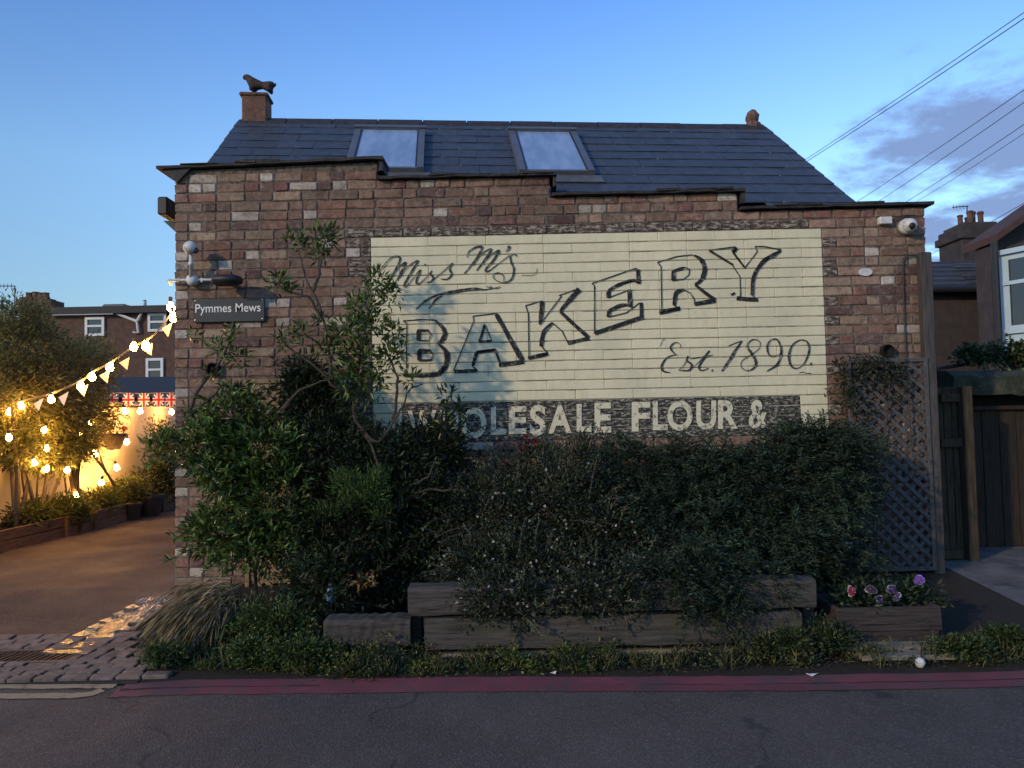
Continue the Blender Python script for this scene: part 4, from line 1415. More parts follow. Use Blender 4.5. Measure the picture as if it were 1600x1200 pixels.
YC = 17.0
ch = thing('chimney_stack', 'dark stepped brick chimney stack with a cluster of clay pots', 'chimney')
def cbox(b, xa, xb, ya, yb, dy=.9, Y=YC):
    p, q = at(xa, ya, Y), at(xb, yb, Y)
    b.bev(((p.x + q.x) / 2, Y, (p.z + q.z) / 2), (q.x - p.x, dy, p.z - q.z), .015)
b = MB()
cbox(b, 1484, 1545, 378, 480); cbox(b, 1479, 1550, 369, 379, 1.0); cbox(b, 1483, 1546, 360, 369.5, .92); cbox(b, 1489, 1541, 354, 360.5, .8)
b.build('stack', M['far_dark'], ch)
for (px, y0, y1, r) in ((1499, 337, 355, .055), (1508, 333, 355, .06), (1523, 329, 355, .075), (1532, 331, 355, .06), (1515, 338, 355, .05)):
    p, q = at(px, y1, YC), at(px, y0, YC); h_ = q.z - p.z
    b = MB(); b.lathe([(r * 1.15, 0), (r * 1.1, .05), (r, .1 * h_), (r * .92, .8 * h_), (r * 1.15, .84 * h_), (r * 1.15, .95 * h_), (r * .9, h_)], (p.x, YC + random.uniform(-.2, .2), p.z), 12)
    b.build('pot', M['far_brick'], ch, smooth=False)
b = MB(); p = at(1511, 336, YC); q = at(1511, 322, YC)
b.tube([p, q], .012, 5); b.tube([at(1488, 324, YC), at(1513, 322, YC)], .012, 5)
for px in (1490, 1495, 1500, 1505):
    c0 = at(px, 323.5, YC); b.tube([c0 + Vector((0, 0, -.05)), c0 + Vector((0, 0, .05))], .007, 4)
b.build('television_aerial', M['wire'], label='thin television aerial standing among the chimney pots', cat='aerial')

YB = 11.5
hb = thing('neighbour_house', 'pale blue bay window house with brown tiled eaves at the picture edge', 'house')
xa = at(1550, 450, YB + 1.1).x
zt_, zb_ = at(1590, 372, YB).z, .1
b = MB(); b.box((xa + 2.2, YB + .7, (zt_ + zb_) / 2), (4.5, .8, zt_ - zb_)); b.build('wall', M['far_dark'], hb)
bx0 = at(1563, 450, YB + .35).x
b = MB(); zb0, zb1 = at(1580, 545, YB - .3).z, at(1580, 378, YB - .3).z
b.prism([(bx0, YB + .35, zb0), (bx0 + .42, YB - .45, zb0), (bx0 + 2.2, YB - .45, zb0), (bx0 + 2.6, YB + .35, zb0)], (0, 0, zb1 - zb0))
bay = b.build('bay', M['blue_wood'], hb)
def on_bay(f0, f1, za, zb2, off, mat, nm, par):
    p, q = Vector((bx0, YB + .35, 0)), Vector((bx0 + .42, YB - .45, 0))
    nrm = Vector((-(q - p).y, (q - p).x, 0)).normalized(); nrm = nrm if nrm.y < 0 else -nrm
    a, c = p.lerp(q, f0), p.lerp(q, f1)
    b = MB(); b.prism([a + nrm * off + Vector((0, 0, za)), c + nrm * off + Vector((0, 0, za)), c + nrm * off + Vector((0, 0, zb2)), a + nrm * off + Vector((0, 0, zb2))], nrm * -.02 if off > 0 else nrm * -.03)
    return b.build(nm, mat, par)
def on_front(xa, xb, za, zb2, off, mat, nm, par):
    b = MB(); b.box(((xa + xb) / 2, YB - .45 - off / 2, (za + zb2) / 2), (xb - xa, abs(off), zb2 - za)); return b.build(nm, mat, par)
zz = lambda py: at(1585, py, YB - .3).z
on_bay(.16, .86, zz(430), zz(395), .012, M['glass'], 'pane', bay); on_bay(.16, .86, zz(502), zz(436), .012, M['glass'], 'pane', bay)
on_bay(0, 1, zz(516), zz(509), .05, M['blue_wood'], 'sill', bay); on_bay(.06, .96, zz(436), zz(430), .03, M['blue_wood'], 'sash_bar', bay); on_bay(-.05, 1, zz(386), zz(378), .06, M['blue_wood'], 'cornice', bay)
fx = bx0 + .42
for i in range(2):
    on_front(fx + .12 + i * .85, fx + .82 + i * .85, zz(430), zz(395), .012, M['glass'], 'pane', bay); on_front(fx + .12 + i * .85, fx + .82 + i * .85, zz(502), zz(436), .012, M['glass'], 'pane', bay)
on_front(fx, fx + 1.8, zz(516), zz(509), .05, M['blue_wood'], 'sill', bay); on_front(fx, fx + 1.8, zz(386), zz(378), .06, M['blue_wood'], 'cornice', bay)
b = MB(); e0 = at(1557, 377, YB + .4); e1 = at(1604, 344, YB + .4)
d_ = (e1 - e0) * 5
b.prism([e0, e0 + d_, e0 + d_ + Vector((0, 0, .11)), e0 + Vector((0, 0, .11))], (0, .9, 0)); b.build('roof', M['far_tile'], hb)
g0 = e0 + Vector((.05, .25, 0)); g1 = e0 + d_ * .8 + Vector((0, .25, 0))
b = MB(); b.prism([Vector((g0.x, g0.y, .1)), Vector((g1.x, g1.y, .1)), g1 + Vector((0, 0, -.01)), g0 + Vector((0, 0, -.01))], (0, .4, 0)); b.build('gable', M['far_dark'], hb)
b = MB(); p = at(1558, 470, YB + .25); b.tube([(p.x, YB + .25, zt_), (p.x, YB + .25, .1)], .05, 8); b.build('drainpipe', M['black_metal'], hb)

# ================================================================== raised bed, planters
rb = thing('raised_bed', 'raised bed built of stacked grey railway sleepers along the verge', 'raised bed')
def sleeper(pa, pb_, ya, yb, Yf, dep, tilt=0.0):
    p, q = at(pa, (ya + yb) / 2, Yf), at(pb_, (ya + yb) / 2, Yf)
    zt, zb = at((pa + pb_) / 2, ya, Yf).z, at((pa + pb_) / 2, yb, Yf).z
    n = 18
    b = MB(); vs, fs = [], []
    for i in range(n + 1):
        x = p.x + (q.x - p.x) * i / n
        e = 0.010 if i in (0, n) else 0
        for (y_, z_) in ((Yf + e, zb + .012), (Yf - .001, zb + .03), (Yf, zt - .022), (Yf + .014, zt - .004), (Yf + dep, zt), (Yf + dep, zb)):
            vs.append((x, y_ + random.uniform(-.004, .004), z_ + random.uniform(-.005, .005) + tilt * (i / n - .5) - e * .3))
    for i in range(n):
        for k_ in range(6):
            fs.append((i * 6 + k_, i * 6 + (k_ + 1) % 6, i * 6 + 6 + (k_ + 1) % 6, i * 6 + 6 + k_))
    fs += [tuple(range(6))[::-1], tuple(n * 6 + k_ for k_ in range(6))]
    b.add(vs, fs)
    return b.build('sleeper', M['sleeper'], rb)
sleeper(637, 1276, 911, 959, 4.47, .13)
sleeper(663, 1254, 961, 1013, 4.46, .14)
sleeper(505, 641, 967, 1012, 4.50, .13)
b = MB(); p = at(690, 1020, 4.5); q = at(1230, 1012, 4.5); b.bev(((p.x + q.x) / 2, 4.53, .04), (q.x - p.x, .1, .04), .01); b.build('base_plank', M['pale_plank'], rb)
for px in (651, 1262):
    p = at(px, 980, 4.65); b = MB(); b.bev((p.x, 4.66, .2), (.07, .07, .36), .008); b.build('corner_post', M['sleeper'], rb)
b = MB(); p, q = at(655, 930, 4.6), at(1260, 930, 4.6)
nx, ny = 30, 8
vs = [(p.x + (q.x - p.x) * i / nx, 4.58 + (5.98 - 4.58) * j / ny, .36 + random.uniform(-.02, .02)) for j in range(ny + 1) for i in range(nx + 1)]
b.add(vs, [(j * (nx + 1) + i, j * (nx + 1) + i + 1, (j + 1) * (nx + 1) + i + 1, (j + 1) * (nx + 1) + i) for j in range(ny) for i in range(nx)])
b.build('soil', M['soil'], rb)

t = thing('planter_box', 'dark low wooden planter box of pansies in front of the trellis', 'planter')
Yp = 4.52
p, q = at(1306, 975, Yp), at(1470, 975, Yp)
za, zb = at(1390, 948, Yp).z, at(1390, 1003, Yp).z
zm = za + (zb - za) * .68
for nm, c_, d_ in (('board', ((p.x + q.x) / 2, Yp, (za + zm) / 2), (q.x - p.x, .03, za - zm - .004)), ('board', ((p.x + q.x) / 2 + .03, Yp + .006, (zb + zm) / 2), (q.x - p.x - .09, .03, zm - zb - .004)),
                   ('board', ((p.x + q.x) / 2, Yp + .36, (za + zb) / 2), (q.x - p.x, .03, za - zb)), ('end_board', (p.x + .015, Yp + .18, (za + zb) / 2), (.03, .32, za - zb)), ('end_board', (q.x - .015, Yp + .18, (za + zb) / 2), (.03, .32, za - zb))):
    b = MB(); b.bev(c_, d_, .004, jit=.002); b.build(nm, M['planter_dark'], t)
b = MB(); b.box(((p.x + q.x) / 2, Yp + .18, za - .05), (q.x - p.x - .06, .3, .04), jit=.01); b.build('soil', M['soil'], t)
PB = (p.x, q.x, Yp, za)
for px in (1352, 1450):
    c0 = at(px, 1010, Yp); b = MB(); b.bev((c0.x, Yp + .18, (zb + .03) / 2), (.07, .3, zb - .03), .005); b.build('foot', M['planter_dark'], t)
p, q = at(1342, 1026, 4.3), at(1530, 1020, 4.3)
for i, (yy, ofs) in enumerate(((4.30, 0), (4.43, -.03))):
    b = MB(); b.bev(((p.x + q.x) / 2 + ofs, yy, gz(yy) + .035), (q.x - p.x, .10, .028), .004, jit=.004); b.build('plank', M['pale_plank'],
        label='pale weathered plank lying %s under the dark planter box' % ('nearest the road' if i == 0 else 'farther from the road'), cat='plank')
p = ground(1438, 1044)
b = MB(); b.lathe([(0.002, -.028), (.02, -.022), (.03, 0), (.022, .02), (.003, .027)], (p.x, p.y, p.z + .03), 9); b.v = [(x + random.uniform(-.004, .004), y, z_) for x, y, z_ in b.v]
b.build('white_stone', M['stone_white'], smooth=True, label='round white stone in the weeds below the pale plank', cat='stone')
for i, (px, py, lab) in enumerate(((865, 1055, 0), (1268, 1058, 0))):
    p = ground(px, py); b = MB()
    a0 = random.random() * 3
    b.add([(p.x + .028 * math.cos(a0 + k_ * 1.57) * (1 if k_ % 2 else .45), p.y + .018 * math.sin(a0 + k_ * 1.57), p.z + .012 + .008 * (k_ % 2)) for k_ in range(4)], [(0, 1, 2, 3)])
    o = b.build('paper_scrap', M['white_print'], label=['pale paper scrap in the weeds below the long sleeper', 'pale paper scrap on the red line near the planter end', 'pale paper scrap lying on the red line near the grass tuft', 'pale paper scrap on the asphalt below the grass tuft'][i], cat='litter', group='scraps of litter')
    sd = o.modifiers.new('thick', 'SOLIDIFY'); sd.thickness = .002

# terracotta pots on a wall shelf under the sign
b = MB(); p, q = at(715, 741, 5.86), at(905, 735, 5.86); b.bev(((p.x + q.x) / 2, 5.9, p.z - .02), (q.x - p.x, .2, .03), .004)
shelf = b.build('wall_shelf', M['trellis'], label='narrow wooden wall shelf holding clay flower pots', cat='shelf')
POTS = []
for px, lab in ((752, 'plain terracotta flower pot on the wall shelf, further from the red flowers'), (792, 'plain terracotta flower pot on the wall shelf, nearer the red flowers'), (835, 'terracotta flower pot of red geraniums on the wall shelf')):
    p = at(px, 739, 5.88); h_ = .115
    b = MB(); b.lathe([(.05, 0), (.066, h_ * .72), (.078, h_ * .73), (.080, h_), (.070, h_), (.064, h_ * .8), (.01, h_ * .8)], (p.x, 5.89, p.z), 18)
    t = thing('flower_pot', lab, 'flower pot', group='clay pots on the wall shelf'); b.build('pot', M['terracotta'], t, smooth=False)
    POTS.append((t, Vector((p.x, 5.89, p.z + h_))))
# pale blue ornament among the stems
t = thing('garden_ornament', 'small pale blue teardrop ornament on a stick among dark stems', 'ornament')
p = at(516, 930, 5.0)
b = MB(); b.lathe([(.002, -.055), (.022, -.04), (.032, -.01), (.026, .02), (.012, .05), (.002, .065)], p, 14); b.build('drop', M['blue_glaze'], t, smooth=True)
b = MB(); b.tube([p + Vector((0, 0, .06)), p + Vector((0, .01, .1))], .012, 8); b.tube([p + Vector((0, 0, -.05)), (p.x, p.y, gz(p.y))], .005, 6); b.build('stick', M['pale_plank'], t)

# ================================================================== the lit yard on the left
def onX(px, py, X):
    d = sight(px, py)
    return CAM + d * (X / d.x)


XW = -5.72
gw = thing('garden_wall', 'cream rendered garden wall along the yard, glowing under string lights', 'wall')
b = MB()
n = 24
vs, fs = [], []
for i in range(n + 1):
    y = 6.4 + (14.6 - 6.4) * i / n
    h_ = 1.72 + .03 * math.sin(y * 2.1)
    for (dx_, z_) in ((0, .1), (0, .9), (0, h_), (-.22, h_ + .01), (-.22, .1)):
        vs.append((XW + dx_ + random.uniform(-.006, .006), y, z_ + (random.uniform(-.01, .01) if z_ > 1 else 0)))
for i in range(n):
    for k_ in range(5):
        fs.append((i * 5 + k_, i * 5 + 5 + k_, i * 5 + 5 + (k_ + 1) % 5, i * 5 + (k_ + 1) % 5))
fs += [(0, 1, 2, 3, 4), tuple(n * 5 + k_ for k_ in range(4, -1, -1))]
b.add(vs, fs); b.build('wall_face', M['render'], gw)
for i in range(13):
    y = 6.7 + i * .62
    b = MB(); b.bev((XW - .11, y, 1.77 + .03 * math.sin(y * 2.1)), (.30, .60, .05), .008, jit=.006); b.build('coping_stone', M['pale_plank'], gw)
# far end of the yard: cream wall
gw2 = thing('garden_wall', 'cream end wall closing the far end of the yard', 'wall')
b = MB(); b.bev((-3.9, 14.75, 1.05), (4.2, .2, 1.9), .02); b.build('wall_face', M['render'], gw2)
b = MB(); b.bev((-3.9, 14.74, 2.03), (4.3, .28, .06), .01); b.build('coping_stone', M['pale_plank'], gw2)

# low timber planters at the foot of the garden wall
for i, (y0, y1) in enumerate(((7.5, 9.15), (9.2, 10.9), (10.95, 12.7))):
    t = thing('yard_planter', ['long low timber planter in the yard, nearest the street', 'long low timber planter in the yard, middle of three', 'long low timber planter in the yard, farthest from the street'][i], 'planter', group='timber planters in the yard')
    x0, x1 = -5.60, -5.18 + .03 * i
    for zz_ in (.22, .335):
        for xx in (x0, x1):
            b = MB(); b.bev((xx, (y0 + y1) / 2, zz_), (.03, y1 - y0, .108), .004, jit=.003); b.build('board', M['planter_brown'], t)
    for yy in (y0 + .015, y1 - .015):
        b = MB(); b.bev(((x0 + x1) / 2, yy, .28), (x1 - x0 - .03, .03, .22), .004); b.build('end_board', M['planter_brown'], t)
    for yy in (y0 + .25, y1 - .25):
        b = MB(); b.bev((x1 + .03, yy, .27), (.04, .06, .24), .004); b.build('stake', M['planter_brown'], t)
    b = MB(); b.box(((x0 + x1) / 2, (y0 + y1) / 2, .33), (x1 - x0 - .03, y1 - y0 - .04, .04), jit=.01); b.build('soil', M['soil'], t)
# dark pots in the yard near the brick corner
for px, py, r, lab in ((235, 806, .17, 'round black plant pot standing by the far planter'), (205, 812, .13, 'smaller round black plant pot next to the larger one')):
    p = ground(px, py); b = MB(); b.lathe([(r * .7, 0), (r, 1.5 * r), (r * 1.06, 1.5 * r), (r * 1.06, 1.7 * r), (r * .9, 1.7 * r), (r * .85, 1.4 * r), (.01, 1.4 * r)], (p.x, p.y, p.z), 18)
    b.build('plant_pot', M['black_metal'], label=lab, cat='plant pot', group='black pots in the yard')

# hanging wall planter with red flowers
t = thing('wall_planter', 'grey wall planter of red geraniums on the glowing garden wall', 'wall planter')
HP = onX(178, 684, XW + .16)
b = MB(); b.lathe([(.08, -.16), (.16, .02), (.17, .02), (.17, .06), (.15, .06), (.14, .0), (.01, 0)], HP, 14); b.build('pot', M['sett'], t)
b = MB(); b.tube([HP + Vector((-.16, 0, -.1)), HP + Vector((-.05, 0, -.16)), HP + Vector((0, 0, -.16))], .014, 6); b.build('bracket', M['black_metal'], t)

# ---- string lights and bunting
def bulb_mesh():
    b = MB(); b.lathe([(.006, .035), (.012, .03), (.014, .018), (.022, .008), (.027, -.008), (.024, -.024), (.012, -.034), (.002, -.037)], (0, 0, 0), 12)
    me = bpy.data.meshes.new('bulb_shape'); me.from_pydata(b.v, [], b.f); me.materials.append(M['bulb']); me.polygons.foreach_set('use_smooth', [True] * len(me.polygons)); me.update(); return me
BM = bulb_mesh()
b = MB(); b.lathe([(.010, .03), (.013, .032), (.013, .065), (.005, .07)], (0, 0, 0), 10)
SK = bpy.data.meshes.new('socket_shape'); SK.from_pydata(b.v, [], b.f); SK.materials.append(M['black_metal']); SK.update()


def bulb(p, t, k=1.0):
    o = bpy.data.objects.new('bulb', BM); C.objects.link(o); o.parent = t; o.location = p + Vector((0, 0, -.07)); o.scale = (k, k, k)
    o.rotation_euler = (random.gauss(0, .15), random.gauss(0, .15), 0)
    s_ = bpy.data.objects.new('socket', SK); C.objects.link(s_); s_.parent = o


def yl(px):      # the main string runs from the brick corner across the yard to the garden wall
    f_ = (272 - px) / 290
    return 6.12 + 2.4 * f_
t = thing('string_lights', 'string of lit warm bulbs swooping from the brick corner across the yard', 'string lights')
line = [(271, 470), (268, 488), (246, 517), (228, 531), (208, 541), (172, 566), (143, 581), (127, 594), (80, 614), (34, 626), (14, 634), (-40, 648)]
b = MB(); b.tube(smooth_path([at(px, py, yl(px)) for px, py in line], 6), .0045, 6); b.build('cord', M['cord'], t)
for px, py in ((267, 479), (271, 495), (228, 539), (209, 541), (172, 573), (144, 588), (126, 602), (80, 623), (33, 633), (14, 643)):
    p = at(px, py, yl(px)); bulb(p + Vector((0, 0, .07)), t, 1.15)
t = thing('bunting', 'row of small pale triangular flags hung along the bulb string', 'bunting')
b = MB(); b.tube(smooth_path([at(px, py + 2, yl(px) + .03) for px, py in line], 6), .003, 5); b.build('cord', M['cord'], t)
for (px, py, l_) in ((261, 508, 19), (230, 540, 15), (194, 562, 16), (163, 582, 17), (130, 604, 16), (99, 616, 18), (60, 626, 16)):
    Y = yl(px) + .03
    p = at(px - 8, py + 5, Y); q = at(px + 8, py - 4, Y); r_ = at(px + 4, py + l_, Y)
    b = MB(); b.col = random.choice([(.62, .5, .38), (.6, .55, .48), (.55, .42, .34)]); b.prism([p, q, r_ + Vector((0, random.uniform(-.04, .04), 0))], (0, .003, 0)); b.build('flag', M['cloth'], t)
# bulbs threaded through the shrubs and along the wall
t = thing('string_lights', 'string of lit warm bulbs draped through the shrubs along the garden wall', 'string lights')
pl = [(14, 672), (54, 668), (69, 661), (62, 685), (72, 690), (40, 702), (54, 712), (73, 722), (105, 724), (119, 765), (125, 668), (140, 652)]
P = [onX(px, py, XW + (.55 if px < 110 else .35)) for px, py in pl]
b = MB(); b.tube(smooth_path(P, 5), .004, 5); b.build('cord', M['cord'], t)
for i in (0, 2, 4, 6, 7, 8, 9, 10, 11):
    bulb(P[i], t, 1.1)
t = thing('string_lights', 'string of lit warm bulbs hanging over the red flowered wall planter', 'string lights')
pl = [(280, 634), (268, 636), (245, 634), (219, 634), (195, 634), (205, 660), (198, 682), (165, 696), (148, 700), (160, 715), (182, 722), (172, 738), (158, 745)]
P = [onX(px, py, XW + .22) for px, py in pl]
b = MB(); b.tube(smooth_path(P, 5), .004, 5); b.build('cord', M['cord'], t)
for i in (1, 3, 4, 6, 8, 10, 12):
    bulb(P[i], t, 1.35)
# row of union flags across the back of the yard
t = thing('bunting', 'line of small red white and blue flags across the back of the yard', 'bunting')
YU = 11.2
P0, P1 = at(150, 613, YU), at(300, 612, YU)
b = MB(); b.tube([P0, P0.lerp(P1, .5) + Vector((0, 0, -.02)), P1], .005, 5); b.build('cord', M['cord'], t)
for px in (176, 201, 225, 248, 268):
    c0 = at(px, 614, YU); w_, h_ = .17, .2
    b = MB()
    b.col = (.03, .04, .16); b.box(c0 + Vector((0, 0, -h_ / 2)), (w_, .004, h_))
    b.col = (.6, .58, .55); b.box(c0 + Vector((0, -.004, -h_ / 2)), (w_ * .34, .003, h_ * .99)); b.box(c0 + Vector((0, -.005, -h_ / 2)), (w_ * .99, .003, h_ * .30))
    for sg in (1, -1):
        b.box(c0 + Vector((0, -.003, -h_ / 2)), (w_ * 1.22, .002, h_ * .10), Matrix.Rotation(sg * .86, 3, 'Y'))
    b.col = (.42, .03, .04); b.box(c0 + Vector((0, -.0075, -h_ / 2)), (w_ * .18, .003, h_ * .995)); b.box(c0 + Vector((0, -.009, -h_ / 2)), (w_ * .995, .003, h_ * .16))
    b.build('flag', M['cloth'], t)

# ---- terrace behind the yard
YH = 27.0
hb = thing('terrace_house', 'dark brown brick terrace rear with white sash windows beyond the yard', 'house')
def hq(xa, xb, ya, yb, Y=YH):
    p, q = at(xa, ya, Y), at(xb, yb, Y)
    return p.x, q.x, q.z, p.z
def hbox(b, xa, xb, ya, yb, y0, y1, Y=YH):
    a, c, lo_, hi_ = hq(xa, xb, ya, yb, Y); b.box(((a + c) / 2, (y0 + y1) / 2, (lo_ + hi_) / 2), (c - a, y1 - y0, hi_ - lo_))
b = MB(); hbox(b, 60, 330, 487, 760, YH, YH + 5); b.build('wall', M['far_brick'], hb)
b = MB(); hbox(b, 78, 340, 482, 487.3, YH - .25, YH + 5); b.build('roof', M['coping'], hb)
b = MB(); hbox(b, 82, 181, 487.6, 492, YH - .22, YH - .02); b.build('gutter', M['white_wood'], hb)
b = MB(); b.tube([at(183, 490, YH - .1), at(214, 502, YH - .1)], .05, 6); b.tube([at(214, 502, YH - .1), at(224, 484, YH - .1), at(226, 470, YH - .1)], .045, 6); b.tube([at(214, 503, YH - .1), at(216, 520, YH - .1), at(208, 519, YH - .1)], .04, 6); b.build('waste_pipe', M['white_wood'], hb)
for (xa, xb, ya, yb) in ((134, 164, 496, 525), (232, 261, 490, 518), (229, 256, 560, 597)):
    a, c, lo_, hi_ = hq(xa, xb, ya, yb); fw = .09
    b = MB()
    for c_, d_ in (((a + fw / 2, (lo_ + hi_) / 2), (fw, hi_ - lo_)), ((c - fw / 2, (lo_ + hi_) / 2), (fw, hi_ - lo_)), (((a + c) / 2, hi_ - fw / 2), (c - a - 2 * fw, fw)), (((a + c) / 2, lo_ + fw / 2), (c - a - 2 * fw, fw)), (((a + c) / 2, (lo_ + hi_) / 2 + .02), (c - a - 2 * fw, fw * .8))):
        b.box((c_[0], YH - .02, c_[1]), (d_[0], .1, d_[1]))
    f_ = b.build('window', M['white_wood'], hb)
    for z0_, z1_ in ((lo_ + fw, (lo_ + hi_) / 2 - .02), ((lo_ + hi_) / 2 + .06, hi_ - fw)):
        b = MB(); b.box(((a + c) / 2, YH - .012, (z0_ + z1_) / 2), (c - a - 2 * fw, .03, z1_ - z0_)); b.build('pane', M['glass'], f_)
b = MB(); p = at(177, 482, YH + 1); b.bev((p.x, YH + 1.4, p.z + .06), (.85, .8, .22), .05); b.build('rooflight', M['lead'], hb)
# lower roof in front of it
b = MB(); YL = 19; p, q = at(150, 590, YL + 1.5), at(300, 588, YL + 1.5); p2, q2 = at(140, 614, YL), at(310, 612, YL)
b.prism([p2, q2, q, p], (0, 0, -.12)); o = b.build('shed_roof', M['coping'], label='low dark outbuilding roof between the flags and terrace', cat='roof')
sb = MB(); sb.box(((p2.x + q2.x) / 2, YL + .9, p2.z / 2 - .02), (q2.x - p2.x - .2, 1.4, p2.z - .16)); sb.build('outbuilding_wall', M['far_dark'], o)
# chimney beyond
YC2 = 30
ch = thing('chimney_stack', 'low wide brick chimney rising behind the yard shrubs', 'chimney')
b = MB(); hbox(b, 30, 66, 464, 560, YC2, YC2 + .9, YC2); hbox(b, 28, 68, 472, 477, YC2 - .08, YC2 + .98, YC2); hbox(b, 66, 79, 468, 560, YC2, YC2 + .9, YC2); b.build('stack', M['far_brick'], ch)
for px in (36, 46, 55, 62):
    p, q = at(px, 464, YC2), at(px, 455 + random.random() * 2, YC2); b = MB(); b.lathe([(.16, 0), (.13, .1), (.12, q.z - p.z), (.15, q.z - p.z + .04)], (p.x, YC2 + .4, p.z), 10); b.build('pot', M['terracotta_dark'], ch)
b = MB(); hbox(b, -60, 40, 497, 760, YC2 + 1, YC2 + 5, YC2); b.build('neighbour_house', M['far_dark'], label='dark house end behind the shrubs below the low chimney', cat='house')
b = MB(); b.tube([at(23, 500, YC2), at(23, 447, YC2)], .02, 5); b.tube([at(-10, 447, YC2), at(24, 447, YC2)], .02, 5)
for px in (0, 6, 12, 18):
    c0 = at(px, 447, YC2); b.tube([c0 + Vector((0, 0, -.1)), c0 + Vector((0, 0, .1))], .012, 4)
b.build('television_aerial', M['wire'], label='thin television aerial on the skyline above the yard shrubs', cat='aerial')
b = MB(); b.tube([at(226, 482, YH), at(226, 469, YH)], .06, 6); b.build('flue', M['black_metal'], label='short dark flue pipe on the terrace skyline', cat='flue')

# ================================================================== planting
def unit(a):
    return a / np.maximum(np.linalg.norm(a, axis=-1, keepdims=True), 1e-9)


class Leaves:
    def __init__(s):
        s.P, s.F, s.Cc, s.n = [], [], [], 0

    def add(s, base, d, length, width, col, fold=0.25):
        n = len(base)
        if n == 0: return
        d = unit(d)
        r = unit(rng.normal(size=(n, 3)) * .55 + np.array([0, -.25, .8]))
        sd = unit(np.cross(d, r)); up = np.cross(sd, d)
        length = np.broadcast_to(np.asarray(length, float), (n,))[:, None]; width = np.broadcast_to(np.asarray(width, float), (n,))[:, None]
        tip = base + d * length - up * length * .12
        mid = base + d * length * .48
        v = np.stack([base, mid + sd * width / 2 + up * width * fold, tip, mid - sd * width / 2 + up * width * fold], 1)
        i = s.n + np.arange(n)[:, None] * 4
        s.P.append(v.reshape(-1, 3)); s.F.append(np.concatenate([i + np.array([[0, 1, 2]]), i + np.array([[0, 2, 3]])], 1).reshape(-1, 3))
        s.Cc.append(np.repeat(np.clip(col, 0, 1), 4, 0)); s.n += 4 * n

    def build(s, name, mat, parent=None, **kw):
        P, Fc, Co = np.concatenate(s.P), np.concatenate(s.F), np.concatenate(s.Cc)
        me = bpy.data.meshes.new(name)
        me.vertices.add(len(P)); me.vertices.foreach_set('co', P.astype(np.float32).ravel())
        me.loops.add(len(Fc) * 3); me.loops.foreach_set('vertex_index', Fc.astype(np.int32).ravel())
        me.polygons.add(len(Fc)); me.polygons.foreach_set('loop_start', np.arange(0, len(Fc) * 3, 3, dtype=np.int32))
        a = me.color_attributes.new('Col', 'FLOAT_COLOR', 'POINT')
        c4 = np.ones((len(P), 4), np.float32); c4[:, :3] = Co
        a.data.foreach_set('color', c4.ravel())
        me.materials.append(mat); me.update(calc_edges=True)
        return put(name, me, parent, **kw)


def cols(n, base, v=.3, alt=None, pa=.15):
    k_ = (1 + rng.normal(0, v, (n, 1))).clip(.35, 2.0)
    c = np.array(base)[None] * k_ * (1 + rng.normal(0, .07, (n, 3)))
    if alt is not None:
        m = rng.random(n) < pa
        c[m] = np.array(alt)[None] * k_[m]
    return c


def ball(n):
    d = unit(rng.normal(size=(n, 3))); return d * (rng.random((n, 1)) ** (1 / 3))


def tuft(L_, c, r, n, length, width, col, up=.3, v=.3, alt=None, pa=.12, flat=1.0):
    """leaves splaying from a twig end"""
    c = np.array(c)
    q = ball(n) * np.array([r, r * .8, r * flat]) * .75
    d = q / max(r, 1e-6) + rng.normal(0, .45, (n, 3)) + np.array([0, 0, up])
    L_.add(c + q, d, length * rng.uniform(.6, 1.2, n), width * rng.uniform(.7, 1.2, n), cols(n, col, v, alt, pa))


def shrub_mass(L_, ells, nclump, per, rc, length, width, col, v=.3, shell=.55, alt=None, up=.3, pa=.12, droop=0):
    """ells: (x, y, z, rx, ry, rz, weight, tint)"""
    ells = list(ells); wts = np.array([e[6] for e in ells], float); wts /= wts.sum()
    for k_ in rng.choice(len(ells), nclump, p=wts):
        x, y, z_, rx, ry, rz_, _, ti = ells[k_]
        d = unit(rng.normal(size=3)[None])[0]
        rr = shell + (1 - shell) * rng.random() ** .7
        rr *= 1 + .13 * math.sin(7 * d[0] + 3 * x) * math.cos(6 * d[2] + y)
        c = np.array([x, y, z_]) + d * np.array([rx, ry, rz_]) * rr
        if c[1] > 5.955 and -2.7 < c[0] < 3.4 and c[1] < 6.3: c[1] = 5.955 - rng.random() * .08
        c[2] = max(c[2], .12)
        q = ball(per) * rc
        dd = q / rc * .6 + d * .55 + rng.normal(0, .5, (per, 3)) + np.array([0, 0, up - droop])
        cc = np.array(col) * ti * rng.uniform(.7, 1.3)
        L_.add(c + q, dd, length * rng.uniform(.6, 1.25, per), width * rng.uniform(.7, 1.25, per), cols(per, cc, v, alt, pa))


